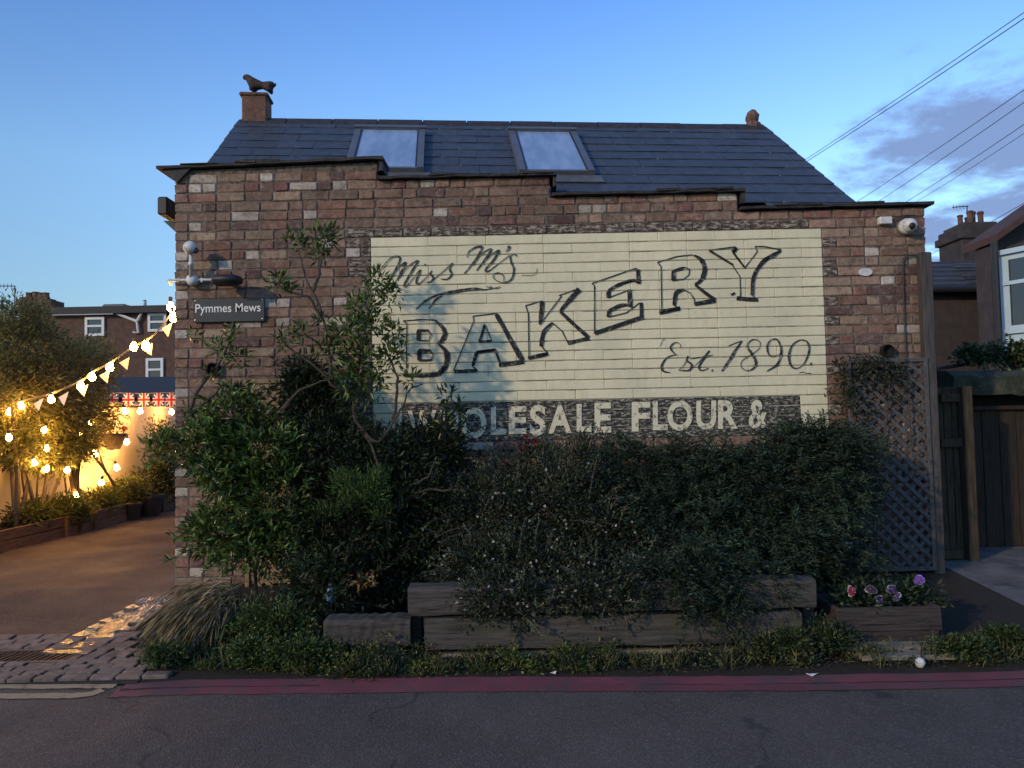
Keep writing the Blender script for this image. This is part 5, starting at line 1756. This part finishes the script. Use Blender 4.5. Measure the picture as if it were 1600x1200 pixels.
def shoots(L_, b, ells, n, ln, leaf, width, col, up=.5, step=.02):
    """young shoots that break the outline: a twig carrying leaves along its length"""
    for k_ in range(n):
        x, y, z_, rx, ry, rz_, _, ti = ells[rng.integers(len(ells))]
        d = unit(rng.normal(size=3)[None])[0]; d[1] = -abs(d[1]) * .8
        c = np.array([x, y, z_]) + d * np.array([rx, ry, rz_]) * .85
        a = unit((d + np.array([0, -.1, up]) + rng.normal(0, .35, 3))[None])[0]
        l_ = ln * rng.uniform(.5, 1.3)
        e = c + a * l_ + np.array([0, 0, -.12 * l_]); m_ = c + a * l_ * .5
        if e[1] > 5.94: continue
        b.tube([c - a * .1, m_, e], [.004, .003, .0015], 4)
        m = max(5, int(l_ / step)); f_ = rng.random(m)[:, None]
        p = c + (e - c) * f_
        kk = rng.uniform(.8, 1.7)
        L_.add(p, a * .7 + rng.normal(0, .65, (m, 3)), leaf * rng.uniform(.6, 1.2, m), width * rng.uniform(.7, 1.2, m), cols(m, np.array(col) * ti * kk, .25))


def ell(px, py, Y, rx, ry, dep, wt=1, ti=1.0):
    p = at(px, py, Y); k_ = Y / F
    return (p.x, p.y, p.z, rx * k_, dep, ry * k_, wt, ti)


def stems(b, paths, r0, r1):
    for pts in paths:
        q = smooth_path([at(*p) for p in pts], 5)
        n = len(q)
        q = [p + Vector((random.gauss(0, .004), random.gauss(0, .004), random.gauss(0, .004))) for p in q]
        b.tube(q, [r0 + (r1 - r0) * i / (n - 1) for i in range(n)], 6)


GREEN = (.092, .138, .034)
DARK = (.026, .040, .018)

# --- tall straggly shrub at the left of the wall
t = thing('tall_shrub', 'tall straggly shrub with bare branches and leaf tufts before the street sign', 'shrub')
b = MB()
stems(b, [[(q[0], q[1], q[2] - .32 if q[2] > 5.49 else q[2]) for q in path] for path in [[(610, 960, 5.45), (605, 820, 5.5), (590, 720, 5.55), (560, 665, 5.6), (552, 640, 5.62), (556, 600, 5.65), (570, 520, 5.66), (588, 450, 5.68)],
          [(556, 600, 5.65), (535, 610, 5.6), (495, 575, 5.6), (455, 545, 5.6), (430, 525, 5.6)],
          [(520, 592, 5.6), (512, 540, 5.6), (500, 480, 5.62), (480, 440, 5.64), (466, 390, 5.66)],
          [(505, 500, 5.62), (480, 465, 5.6), (450, 455, 5.6), (428, 440, 5.6)], [(490, 455, 5.62), (500, 420, 5.66), (508, 378, 5.68)],
          [(400, 930, 5.4), (395, 800, 5.45), (372, 715, 5.4), (320, 672, 5.35), (296, 645, 5.3), (285, 625, 5.3)], [(296, 645, 5.3), (310, 610, 5.32), (340, 570, 5.35), (360, 535, 5.36), (362, 515, 5.36)],
          [(300, 650, 5.3), (330, 620, 5.34), (350, 600, 5.36)], [(385, 790, 5.45), (350, 765, 5.35), (300, 735, 5.25), (255, 715, 5.2), (235, 700, 5.2)], [(300, 735, 5.25), (280, 700, 5.2), (265, 680, 5.2)],
          [(560, 665, 5.6), (590, 690, 5.55), (620, 650, 5.6), (640, 610, 5.65), (660, 600, 5.7)], [(612, 660, 5.6), (622, 600, 5.65), (610, 560, 5.68), (600, 540, 5.7)],
          [(395, 860, 5.4), (350, 850, 5.3), (310, 830, 5.25), (290, 800, 5.2)], [(440, 640, 5.5), (470, 610, 5.5), (520, 590, 5.5)], [(610, 800, 5.3), (650, 770, 5.2), (700, 765, 5.15), (728, 768, 5.15)], [(615, 790, 5.3), (640, 760, 5.2), (668, 745, 5.15), (678, 720, 5.15)]]], .013, .004)
Lv = Leaves()
for (px, py, Y, r, n_, col) in ((462, 378, 5.66, 24, 60, GREEN), (508, 372, 5.68, 30, 90, GREEN), (500, 398, 5.68, 18, 40, GREEN), (436, 442, 5.6, 22, 55, GREEN), (452, 455, 5.6, 12, 20, GREEN),
                                (590, 445, 5.68, 32, 120, GREEN), (612, 462, 5.68, 22, 60, GREEN), (565, 480, 5.66, 34, 130, GREEN), (585, 505, 5.66, 30, 100, GREEN), (545, 525, 5.62, 38, 170, GREEN), (560, 560, 5.62, 42, 190, GREEN),
                                (545, 590, 5.6, 36, 150, GREEN), (575, 605, 5.62, 32, 100, GREEN), (612, 520, 5.7, 24, 60, GREEN), (606, 560, 5.7, 26, 70, GREEN), (596, 588, 5.7, 20, 45, GREEN), (640, 590, 5.7, 16, 30, GREEN), (625, 545, 5.7, 14, 30, GREEN),
                                (508, 545, 5.6, 26, 60, GREEN), (445, 530, 5.6, 22, 45, GREEN), (470, 520, 5.6, 18, 32, GREEN), (500, 505, 5.62, 16, 26, GREEN), (343, 545, 5.36, 24, 50, GREEN), (362, 520, 5.36, 16, 26, GREEN), (372, 560, 5.36, 20, 36, GREEN), (330, 590, 5.34, 18, 26, GREEN), (302, 525, 5.36, 14, 16, GREEN),
                                (262, 690, 5.2, 26, 55, GREEN), (236, 700, 5.2, 18, 26, GREEN), (290, 720, 5.24, 20, 34, GREEN), (288, 660, 5.3, 12, 14, GREEN), (690, 665, 5.72, 24, 60, DARK), (715, 640, 5.75, 26, 60, DARK), (700, 615, 5.75, 14, 20, DARK)):
    Y = Y - .32 if Y > 5.49 else Y
    p = at(px, py, Y); r *= Y / F
    tuft(Lv, p, r, int(n_ * 1.0), .072, .021, col, .35, .38, (.12, .15, .04), .14)
TE = [ell(362, 652, 5.45, 40, 44, .2, 1.0), ell(400, 710, 5.4, 75, 55, .26, 1.6), ell(355, 735, 5.35, 44, 42, .22, 1.0), ell(430, 790, 5.35, 80, 70, .3, 1.6, .8), ell(355, 832, 5.3, 50, 36, .24, 1.2, 1.1),
                ell(425, 850, 5.25, 60, 34, .26, 1.0, .85), ell(320, 700, 5.3, 30, 40, .15, .5)]
shrub_mass(Lv, TE, 360, 24, .085, .07, .021, GREEN, .36, .5, (.11, .15, .035), pa=.12)
shoots(Lv, b, TE, 70, .2, .065, .02, GREEN, .6, .011)
Lv.build('crown', M['leaf_gloss'], t)
b.build('trunk', M['bark'], t)

# --- dark evergreen in the middle left
t = thing('dark_evergreen', 'dense dark evergreen bush between the tan trellis and flowering shrub', 'shrub')
b = MB(); stems(b, [[(500, 1000, 5.3), (505, 850, 5.4), (470, 700, 5.6), (450, 600, 5.7)], [(505, 860, 5.4), (560, 760, 5.4), (600, 700, 5.5)], [(520, 960, 5.2), (580, 850, 5.2), (640, 780, 5.3)], [(540, 980, 5.1), (535, 900, 5.1), (555, 840, 5.15)]], .022, .006)
Lv = Leaves()
DE = [ell(480, 605, 5.72, 34, 42, .16, .8), ell(500, 655, 5.65, 55, 55, .2, 1), ell(530, 720, 5.5, 90, 70, .3, 1.6), ell(600, 730, 5.5, 90, 60, .3, 1.5), ell(540, 830, 5.35, 100, 70, .32, 1.8), ell(640, 800, 5.4, 80, 90, .3, 1.6), ell(505, 910, 5.1, 62, 50, .25, 1.1, 1.2),
                ell(600, 900, 5.35, 70, 60, .25, 1), ell(680, 700, 5.65, 60, 40, .2, .9)]
shrub_mass(Lv, DE, 1300, 30, .09, .05, .014, DARK, .35, .35, (.05, .07, .02), pa=.14)
shoots(Lv, b, DE, 120, .2, .05, .014, DARK, .6, .010)
Lv.build('crown', M['leaf'], t)
b.build('trunk', M['bark'], t)
# --- bright feathery sprig bush in front
t = thing('feathery_bush', 'small bright green feathery bush standing out of the dark evergreen', 'shrub')
b = MB(); stems(b, [[(560, 990, 5.4), (562, 860, 5.36), (560, 780, 5.25)]], .012, .005); b.build('trunk', M['bark'], t)
Lv = Leaves()
shrub_mass(Lv, [ell(542, 756, 5.1, 20, 12, .08, .8), ell(576, 768, 5.08, 26, 14, .1, 1), ell(590, 750, 5.12, 12, 16, .06, .4), ell(552, 786, 5.1, 34, 12, .1, .6, .7), ell(600, 800, 5.1, 22, 16, .1, .3, .5), ell(515, 800, 5.1, 20, 12, .1, .3, .5)], 95, 26, .06, .05, .006, (.07, .125, .03), .35, .0, (.14, .18, .05), up=.9)
Lv.build('crown', M['needle'], t)

# --- white flowered small leaved shrub spilling over the sleepers
t = thing('flowering_shrub', 'rounded dark shrub speckled with tiny white flowers spilling over the sleepers', 'shrub')
b = MB(); stems(b, [[(850, 960, 5.3), (830, 850, 5.3), (790, 760, 5.4)], [(850, 960, 5.3), (880, 840, 5.3), (900, 740, 5.4)], [(850, 955, 5.25), (940, 880, 5.1), (985, 850, 5.05)], [(840, 955, 5.25), (760, 900, 5.1), (720, 880, 5.05)]], .012, .004)
Lv = Leaves(); Fl = Leaves()
E_ = [ell(760, 800, 5.3, 90, 70, .3, 1.4), ell(860, 790, 5.25, 110, 75, .32, 1.8), ell(930, 850, 5.15, 90, 70, .28, 1.5), ell(800, 890, 4.85, 110, 60, .25, 1.7), ell(740, 900, 4.9, 60, 50, .2, .8), ell(880, 910, 4.75, 90, 45, .2, 1.1), ell(800, 935, 4.5, 90, 36, .1, 1.1), ell(930, 928, 4.5, 80, 30, .1, .9), ell(860, 730, 5.55, 130, 45, .25, 1.3), ell(990, 910, 4.8, 40, 50, .14, .7)]
shoots(Lv, b, E_, 190, .17, .028, .012, (.06, .072, .04), .35, .006)
b.build('trunk', M['bark_pale'], t)
shrub_mass(Lv, E_, 1600, 30, .085, .028, .013, (.033, .044, .022), .4, .3, (.075, .085, .045), pa=.15)
Lv.build('crown', M['leaf'], t)
ee = [E_[i] for i in (1, 2, 3, 4, 5, 6, 7, 9)]
for _ in range(190):
    x, y, z_, rx, ry, rz_, _, _ = ee[rng.integers(len(ee))]
    d = unit(rng.normal(size=3)[None])[0]; d[1] = -abs(d[1]) - .3; d = d / np.linalg.norm(d)
    c = np.array([x, y, z_]) + d * np.array([rx, ry, rz_]) * rng.uniform(.95, 1.12)
    q = np.stack([np.cos(np.arange(5) * 1.257), np.full(5, -.35), np.sin(np.arange(5) * 1.257)], 1)
    Fl.add(np.repeat(c[None], 5, 0), q, .010, .009, np.tile(np.array([[.72, .70, .70]]) * rng.uniform(.6, 1), (5, 1)))
Fl.build('blossom', M['petal'], t)

# --- feathery juniper
t = thing('juniper', 'broad feathery dark green conifer before the worn black band', 'conifer')
b = MB(); stems(b, [[(1120, 950, 5.4), (1115, 860, 5.4), (1100, 760, 5.5)], [(1120, 940, 5.4), (1200, 800, 5.4), (1260, 700, 5.5)], [(1115, 940, 5.4), (1030, 820, 5.4), (980, 730, 5.5)], [(1120, 930, 5.4), (1210, 860, 5.2), (1290, 800, 5.2)]], .025, .006)
b.build('trunk', M['bark'], t)
Lv = Leaves()
JE = [ell(1010, 745, 5.5, 90, 65, .3, 1.2), ell(1100, 762, 5.45, 110, 62, .35, 1.8), ell(1200, 755, 5.45, 110, 66, .35, 1.8), ell(1280, 720, 5.55, 70, 60, .28, 1.0), ell(1080, 820, 5.25, 120, 70, .32, 1.8), ell(1180, 840, 5.2, 110, 60, .3, 1.6), ell(1275, 810, 5.35, 70, 80, .3, 1.1), ell(1050, 890, 4.75, 100, 46, .3, 1.3), ell(1150, 905, 4.6, 70, 26, .16, .8), ell(1255, 702, 5.6, 80, 34, .25, .9), ell(1290, 880, 5.3, 50, 50, .25, .6)]
wts = np.array([e[6] for e in JE]); wts = wts / wts.sum()
JC = []
for k_ in rng.choice(len(JE), 360, p=wts):          # boughs: the sprays gather on these, with dark gaps between
    x, y, z_, rx, ry, rz_, _, ti = JE[k_]
    d = unit(rng.normal(size=3)[None])[0]; d[1] = d[1] if rng.random() < .25 else -abs(d[1])
    JC.append((k_, d, np.array([x, y, z_]) + d * np.array([rx, ry, rz_]) * rng.uniform(.55, 1.0), rng.uniform(.5, 1.6)))
for n_j in range(5400):
    k_, d, c0_, kb_ = JC[rng.integers(len(JC))]
    x, y, z_, rx, ry, rz_, _, ti = JE[k_]
    c = c0_ + rng.normal(0, 1, 3) * np.array([.085, .06, .035])
    c[1] = min(c[1], 5.93)
    a = unit((d * np.array([1, 1, .25]) + rng.normal(0, .35, 3) + np.array([0, -.15, -.05]))[None])[0]
    ln_ = rng.uniform(.10, .17) if rng.random() < .85 else rng.uniform(.2, .3); m = int(190 * ln_)
    f_ = rng.random(m)
    pts = c + a * (f_ * ln_)[:, None] - np.array([0, 0, 1]) * (f_ ** 2 * ln_ * .25)[:, None] + rng.normal(0, .010, (m, 3))
    sd = rng.normal(0, 1, (m, 3)) * np.array([1, 1, .35])
    top_light = max(0, np.dot(c - np.array([x, y, z_]), np.array([0, -.4, .9])) / rz_)  # light put into the colour: sprays brighten toward top and front
    kk = (.55 + .7 * rng.random() ** 1.6) * (1 + .5 * top_light) * kb_
    Lv.add(pts, a * .9 + sd * .55, rng.uniform(.022, .042, m), .008, cols(m, np.array((.021, .038, .023)) * kk * ti, .3, (.05, .075, .04), .2))  # base green darkened in place of shade
Lv.build('crown', M['needle'], t)

# --- dead-looking twiggy climber and ivy on the tall trellis
t = thing('climbing_plant', 'dark climbing plant tangled over the top of the tall trellis', 'climber')
b = MB(); stems(b, [[(1375, 900, 5.8), (1368, 760, 5.84), (1385, 650, 5.85), (1390, 570, 5.85)], [(1368, 760, 5.84), (1340, 680, 5.85), (1325, 600, 5.88)], [(1420, 700, 5.84), (1423, 670, 5.84), (1415, 600, 5.84)]], .008, .003); b.build('trunk', M['bark'], t)
Lv = Leaves()
shrub_mass(Lv, [ell(1365, 574, 5.86, 60, 12, .03, .9), ell(1340, 620, 5.86, 34, 50, .04, 1.3), ell(1395, 600, 5.86, 36, 30, .03, .5), ell(1325, 680, 5.84, 22, 45, .05, .8), ell(1312, 610, 5.9, 14, 50, .03, .5)], 110, 12, .065, .036, .017, (.034, .040, .022), .35, .2, (.055, .05, .03), pa=.2)
Lv.build('crown', M['leaf'], t)
# ivy on the store roof
t = thing('ivy', 'ivy creeping along the mossy store roof edge', 'climber')
b = MB(); b.tube([at(1500, 560, 7.4), at(1560, 545, 7.5), at(1640, 530, 7.6)], .012, 6); b.build('vine', M['bark'], t)
Lv = Leaves()
shrub_mass(Lv, [ell(1535, 556, 7.4, 45, 12, .15, 1), ell(1590, 550, 7.4, 35, 22, .15, 1.2), ell(1570, 595, 7.0, 60, 10, .1, .5), ell(1640, 560, 7.4, 60, 25, .2, 1)], 150, 22, .06, .05, .03, (.06, .085, .035), .35, .2, (.11, .12, .07), pa=.2)
Lv.build('leaves', M['leaf'], t)
# far tree line bit behind the store
# --- white star flower
t = thing('white_flower', 'single white star flower at the dark edge beside the trellis', 'flower')
p = at(1325, 850, 5.15)
b = MB(); b.tube([p, p + Vector((.01, .02, -.25)), (p.x, 5.25, .3)], .004, 5); b.build('stem', M['bark'], t)
Fl = Leaves()
for k_ in range(7):
    a = k_ * .9; c0 = np.array(p) + np.array([rng.normal(0, .016), -.01, rng.normal(0, .012)])
    Fl.add(np.repeat(c0[None], 3, 0), np.array([[math.cos(a + j * 2.1), -.4, math.sin(a + j * 2.1) * .7] for j in range(3)]), .030, .014, np.tile([[.68, .72, .78]], (3, 1)))
Fl.build('petals', M['petal'], t)

# --- pansies in the planter box, each a plant of its own
def pansy(x, y, z_, ca, cb, label, r=.034):
    t = thing('pansy', label, 'flower', group='pansies in the planter box')
    Lf = Leaves(); tuft(Lf, (x, y + .03, z_ - .05), .06, 26, .045, .02, (.03, .05, .02)); Lf.build('leaves', M['leaf'], t)
    b = MB()
    T = Matrix.Rotation(random.uniform(-.7, .7), 3, 'Z') @ Matrix.Rotation(random.uniform(-.5, .3), 3, 'X') @ Matrix.Rotation(random.uniform(0, 6), 3, 'Y')
    o_ = Vector((x, y, z_))
    for k_ in range(5):
        a = k_ * 1.257 + .3 + random.uniform(-.12, .12); kr = random.uniform(.78, 1.15) * r
        c0 = Vector((.6 * kr * math.cos(a), -.004 - .003 * k_, .6 * kr * math.sin(a)))
        cr = [random.uniform(.85, 1.12) for _ in range(12)]
        b.col = cb if random.random() < .6 else tuple(q * .35 for q in cb)
        b.add([o_ + T @ (c0 + Vector((kr * .6 * cr[m] * math.cos(m * .5236), .005 * math.sin(m * 1.57), kr * .6 * cr[m] * math.sin(m * .5236)))) for m in range(12)], [tuple(range(12))])
        b.col = ca
        b.add([o_ + T @ (c0 * .86 + Vector((kr * .5 * cr[m] * math.cos(m * .5236), -.006 + .005 * math.sin(m * 1.57), kr * .5 * cr[m] * math.sin(m * .5236)))) for m in range(12)], [tuple(range(12))])
    b.col = (.35, .25, .03); b.lathe([(.004, 0), (.002, .003)], o_ + T @ Vector((0, -.024, 0)), 7, Matrix.Rotation(math.pi / 2, 3, 'X'))
    o = b.build('bloom', M['flower'], t)
Yp = PB[2] + .05
for px, py, ca, cb, lab in ((1328, 924, (.30, .02, .05), (.5, .42, .42), 'red pansy with pale rim at the end of the planter box'), (1361, 922, (.03, .02, .05), (.4, .38, .42), 'dark pansy with partly pale rim beside the red pansy'),
                            (1374, 937, (.05, .03, .11), (.62, .58, .66), 'purple pansy with bright white rim leaning over the box front'), (1391, 921, (.04, .03, .10), (.38, .36, .46), 'dark violet pansy behind the white rimmed one'),
                            (1399, 933, (.05, .04, .10), (.45, .42, .48), 'small violet pansy right of the white rimmed one'), (1436, 906, (.12, .05, .28), (.30, .22, .5), 'tall purple pansy near the timber post')):
    p = at(px, py, Yp + .02); pansy(p.x, p.y, p.z, ca, cb, lab, .027)
Lv = Leaves()
shrub_mass(Lv, [(PB[0] + .1 + .11 * i, PB[2] + .17, PB[3] + .02, .09, .14, .06 + .03 * (i % 2), 1, 1) for i in range(6)], 70, 22, .05, .045, .018, (.028, .045, .02), .3, .2)
Lv.build('planter_foliage', M['leaf'], kind='stuff', label='low dark foliage filling the planter box', cat='foliage')

# --- red geraniums in pots
def geranium(t, c, nb, r, col=(.50, .03, .025)):
    Lf = Leaves(); tuft(Lf, (c.x, c.y, c.z + .05), r, 60, .05, .045, (.05, .08, .03)); Lf.build('leaves', M['leaf'], t)
    Fl = Leaves()
    for k_ in range(nb):
        q = np.array(c) + np.array([rng.uniform(-r, r), rng.uniform(-.06, .02), rng.uniform(.04, .04 + r)])
        n_ = 26; d = unit(rng.normal(size=(n_, 3))); Fl.add(q + d * .018, d, .024, .022, cols(n_, col, .25))
    Fl.build('blossom', M['petal'], t)
geranium(POTS[2][0], POTS[2][1], 5, .10, (.36, .02, .025))
b = MB()
for (t_, p_) in POTS[:2]:
    Lf = Leaves(); tuft(Lf, p_ + Vector((0, 0, .02)), .05, 24, .05, .012, DARK, .8); Lf.build('leaves', M['leaf'], t_)
geranium([o for o in C.objects if o.name == 'wall_planter'][0], HP + Vector((0, 0, .05)), 10, .22, (.60, .06, .03))
t = thing('spiky_plant', 'small upright spiky plant on the wall below the worn band', 'plant')
p = at(915, 700, 5.85); b = MB(); b.lathe([(.04, 0), (.055, .09), (.045, .09)], (p.x, p.y, p.z - .12), 12); b.build('pot', M['terracotta'], t)
Lf = Leaves(); n_ = 90; d = rng.normal(0, .35, (n_, 3)) + np.array([0, 0, 1]); Lf.add(np.tile(np.array([[p.x, p.y, p.z - .06]]), (n_, 1)) + rng.normal(0, .025, (n_, 3)), d, rng.uniform(.08, .16, n_), .008, cols(n_, (.06, .08, .03))); Lf.build('blades', M['leaf'], t)

# --- straw grass tuft and dark spurge by the corner
t = thing('grass_tuft', 'tall straw coloured grass tuft arching at the corner of the bed', 'grass tuft')
Lf = Leaves()
root = at(352, 938, 4.95); foot = np.array([root.x + .03, root.y + .12, gz(5.0)])
for k_ in range(1100):
    tp = np.array([root.x + rng.normal(0, .05), root.y + rng.normal(0, .05), root.z + rng.normal(0, .05)])
    if k_ % 4 == 0:      # standing culms that carry the bent-over blades
        d0 = tp - foot; L0 = np.linalg.norm(d0)
        Lf.add((foot + rng.normal(0, .02, 3))[None], d0[None], L0 * 1.02, .006, cols(1, (.22, .18, .10), .25), .1)
    dv = np.array([rng.normal(-.42, .22), rng.normal(-.35, .15), rng.uniform(-.5, .15)]); dv /= np.linalg.norm(dv)
    ln_ = rng.uniform(.28, .52); m = 4; seg = ln_ / m; prev = tp; c_ = cols(1, (.46, .38, .25) if rng.random() < .88 else (.16, .16, .07), .28)
    for j in range(m):
        Lf.add(prev[None], dv[None], seg * 1.25, .0055 * (1 - .15 * j), c_, .1)
        prev = prev + dv * seg; dv = dv + np.array([rng.normal(-.02, .03), -.04, -.30]); dv /= np.linalg.norm(dv)
        if prev[2] < gz(prev[1]) + .012: break
Lf.build('blades', M['leaf_lit'], t)
t = thing('spurge', 'dark blue green spurge plant against the foot of the brick corner', 'plant')
b = MB(); Lf = Leaves()
for px, py in ((280, 935), (292, 945), (285, 965), (300, 930), (275, 955), (296, 975)):
    g = ground(px, 1002); p = at(px, py, g.y + .1); b.tube([(g.x, g.y + .1, g.z), p.lerp(Vector((g.x, g.y + .1, g.z)), .5) + Vector((.02, 0, 0)), p], .006, 5)
    for f_ in np.linspace(.2, 1, 10):
        tuft(Lf, Vector((g.x, g.y + .1, g.z)).lerp(p, f_), .03, 12, .055, .010, (.025, .05, .042), .2)
b.build('stems', M['bark'], t); Lf.build('leaves', M['leaf'], t)

# --- weeds along the kerb: nobody could count them
Lf = Leaves()
for k_ in range(430):
    px = rng.uniform(225, 1660); left = px < 660
    pat = .5 + .5 * math.sin(px * .031 + 1.3) * math.sin(px * .0117)
    if not left and rng.random() > .25 + .75 * pat: continue
    g = ground(px, 1050 - (0.012 * (px - 800) if px > 800 else 0) - rng.random() ** 1.4 * (55 if left else 34))
    if g.y > 4.43 and 500 < px < 1480: g.y = 4.43 - rng.random() * .2
    tall = rng.random() ** 2.2 * (.16 if left else .11) + .025
    wd_ = rng.uniform(.03, .075)
    m = int(rng.uniform(40, 110)); hz_ = rng.random(m)
    q = np.stack([rng.normal(0, wd_, m) * (1 - .5 * hz_), rng.normal(0, .03, m), hz_ * tall], 1)
    tint = np.array((.095, .13, .03)) if px < 960 else np.array((.062, .074, .034))  # warm light on the left stretch put into the leaf tint
    u_ = rng.random()
    if u_ < .16: tint = np.array((.15, .15, .055))
    elif u_ < .28: tint = np.array((.05, .065, .04))
    ls = rng.uniform(.6, 1.3)
    Lf.add(np.array([g.x, g.y, gz(g.y)]) + q, q * np.array([9, 9, 1]) + np.array([0, -.35, .55]) + rng.normal(0, .6, (m, 3)), rng.uniform(.010, .032, m) * ls, rng.uniform(.005, .014, m) * ls, cols(m, tint * rng.uniform(.6, 1.25), .4))
    if rng.random() < .5:                    # a few thin blades
        m = 9
        Lf.add(np.array([g.x, g.y, gz(g.y)]) + rng.normal(0, .025, (m, 3)) * np.array([1, 1, 0]), rng.normal(0, .35, (m, 3)) + np.array([0, -.1, 1]), rng.uniform(.05, .15, m), .0045, cols(m, (.15, .15, .07), .3), .1)
Lf.build('weeds', M['leaf'], kind='stuff', label='low ragged weeds growing along the red painted kerb', cat='weeds')
# low bushes of the bed front
for i, (ex, n_, col, lab) in enumerate((([ell(425, 985, 4.6, 62, 48, .16, 1), ell(395, 1020, 4.4, 34, 24, .1, .5), ell(475, 1022, 4.35, 60, 20, .08, .7)], 330, (.058, .088, .02), 'leafy green clump between the straw grass and short sleeper'),
                                       ([ell(255, 1042, 4.4, 28, 22, .1, 1)], 60, (.075, .10, .03), 'small pale green clump at the corner of the red line'),
                                       ([ell(1225, 1012, 4.33, 46, 22, .06, 1), ell(1290, 1005, 4.4, 46, 30, .1, 1)], 190, (.04, .058, .022), 'grey green clump below the end of the long sleepers'),
                                       ([ell(1575, 1022, 4.4, 40, 24, .1, 1), ell(1505, 1036, 4.25, 44, 12, .08, .6)], 150, (.04, .065, .022), 'dark green clump at the kerb past the pale planks'))):
    t = thing('low_bush', lab, 'bush', group='low bushes along the verge')
    b = MB(); e0 = ex[0]; b.tube([(e0[0], e0[1], .02), (e0[0] + .02, e0[1], e0[2])], .006, 5); b.build('trunk', M['bark'], t)
    Lf = Leaves(); shrub_mass(Lf, ex, int(n_ * 1.2), 24, .05, .027, .012, col, .42, .1, (.11, .13, .04), pa=.14); Lf.build('crown', M['leaf'], t)
# tan leaves added for the orange glow under the evergreen
Lf = Leaves(); p = at(565, 908, 5.0); n_ = 60
Lf.add(np.array(p) + rng.normal(0, 1, (n_, 3)) * np.array([.055, .03, .03]), rng.normal(size=(n_, 3)), .05, .02, cols(n_, (.34, .20, .08), .3))
Lf.build('glow_leaves', M['leaf'], kind='stuff', label='tan leaves added for the warm-lit patch under the dark evergreen', cat='leaves')

# --- planting in the lit yard
def yard_tree(base, crown, n_, col, lab, name='small_tree', leaf=(.07, .016), per=24, rc=.13, group='shrubs in the lit yard', cat='tree'):
    t = thing(name, lab, cat, group=group)
    b = MB(); B = Vector(base)
    for e in crown:
        c0 = Vector(e[:3]); m_ = B.lerp(c0, .5) + Vector((random.gauss(0, .06), random.gauss(0, .06), 0))
        b.tube(smooth_path([B, m_, c0], 5), [.03 - .022 * i / 10 for i in range(11)], 6)
    b.build('trunk', M['bark_pale'], t)
    Lf = Leaves(); shrub_mass(Lf, crown, n_, per, rc, leaf[0], leaf[1], col, .3, .3, (.2, .2, .08), up=.1); Lf.build('crown', M['leaf_lit'], t)
def ex(px, py, X, rx, ry, dep, wt=1, ti=1.0):
    p = onX(px, py, X); k_ = p.y / F
    return (p.x, p.y, p.z, rx * k_, dep, ry * k_, wt, ti)
OLIVE_LIT = (.19, .19, .08)  # leaf colour raised to carry the golden glow of the bulbs
yard_tree((-5.38, 8.35, .3), [ex(40, 545, -5.45, 55, 60, .6, 1.2), ex(15, 610, -5.4, 45, 50, .5, 1), ex(60, 620, -5.3, 60, 50, .5, 1), ex(30, 500, -5.6, 45, 34, .5, .7)], 560, OLIVE_LIT, 'tall olive green tree nearest the street under the low chimney')
yard_tree((-5.42, 9.6, .3), [ex(110, 590, -5.4, 60, 55, .6, 1.2), ex(90, 650, -5.3, 50, 40, .5, 1), ex(140, 560, -5.5, 35, 30, .4, .5)], 430, OLIVE_LIT, 'olive green tree behind the glowing bulb string')
yard_tree((-5.40, 8.75, .3), [ex(30, 690, -5.35, 45, 40, .3, 1), ex(75, 695, -5.35, 50, 40, .3, 1), ex(110, 690, -5.35, 30, 30, .25, .7)], 300, (.13, .14, .05), 'bulb lit shrub leaning over the nearest timber planter', 'yard_shrub', (.065, .02), cat='shrub')
yard_tree((-5.4, 10.7, .3), [ex(140, 650, -5.45, 34, 30, .3, 1), ex(128, 690, -5.4, 20, 26, .2, .6)], 150, (.13, .14, .05), 'bulb lit shrub beside the red geraniums', 'yard_shrub', (.06, .018), cat='shrub')
yard_tree((-5.38, 12.2, .3), [ex(255, 690, -5.3, 24, 35, .3, 1), ex(240, 750, -5.3, 30, 30, .3, 1), ex(262, 740, -5.2, 20, 40, .3, 1)], 200, (.06, .085, .026), 'green shrub in the yard tight against the brick corner', 'yard_shrub', (.07, .02), cat='shrub')
for i, (px, py, rx, ry, n_, lab) in enumerate(((195, 772, 40, 22, 150, 'leafy clump in the farthest timber planter'), (95, 795, 45, 18, 140, 'leafy clump in the middle timber planter'), (45, 803, 30, 16, 90, 'leafy clump in the nearest timber planter'), (150, 785, 30, 18, 100, 'leafy clump in the middle timber planter toward the far end'))):
    yard_tree(onX(px, py + 16, -5.38), [ex(px, py, -5.36, rx, ry, .3)], n_, (.085, .11, .035), lab, 'planter_plant', (.06, .018), 20, .08, 'planting in the timber planters', 'plant')
for i, (px, Y, lab) in enumerate(((108, 9.0, 'dark spindly stems rising in the middle of the yard planters'), (42, 8.6, 'dark spindly stems rising in the nearest yard planter'))):
    t = thing('bare_stems', lab, 'stems', group='bare stems in the yard'); b = MB()
    g = onX(px, 800, -5.4)
    for k_ in range(3):
        b.tube(smooth_path([g + Vector((0, .08 * k_, 0)), g + Vector((.03 * k_ - .03, .1 * k_ - .05, .45)), g + Vector((.06 * k_ - .08, .1 * k_, .85))], 4), .011, 5)
    b.build('stem', M['bark'], t)
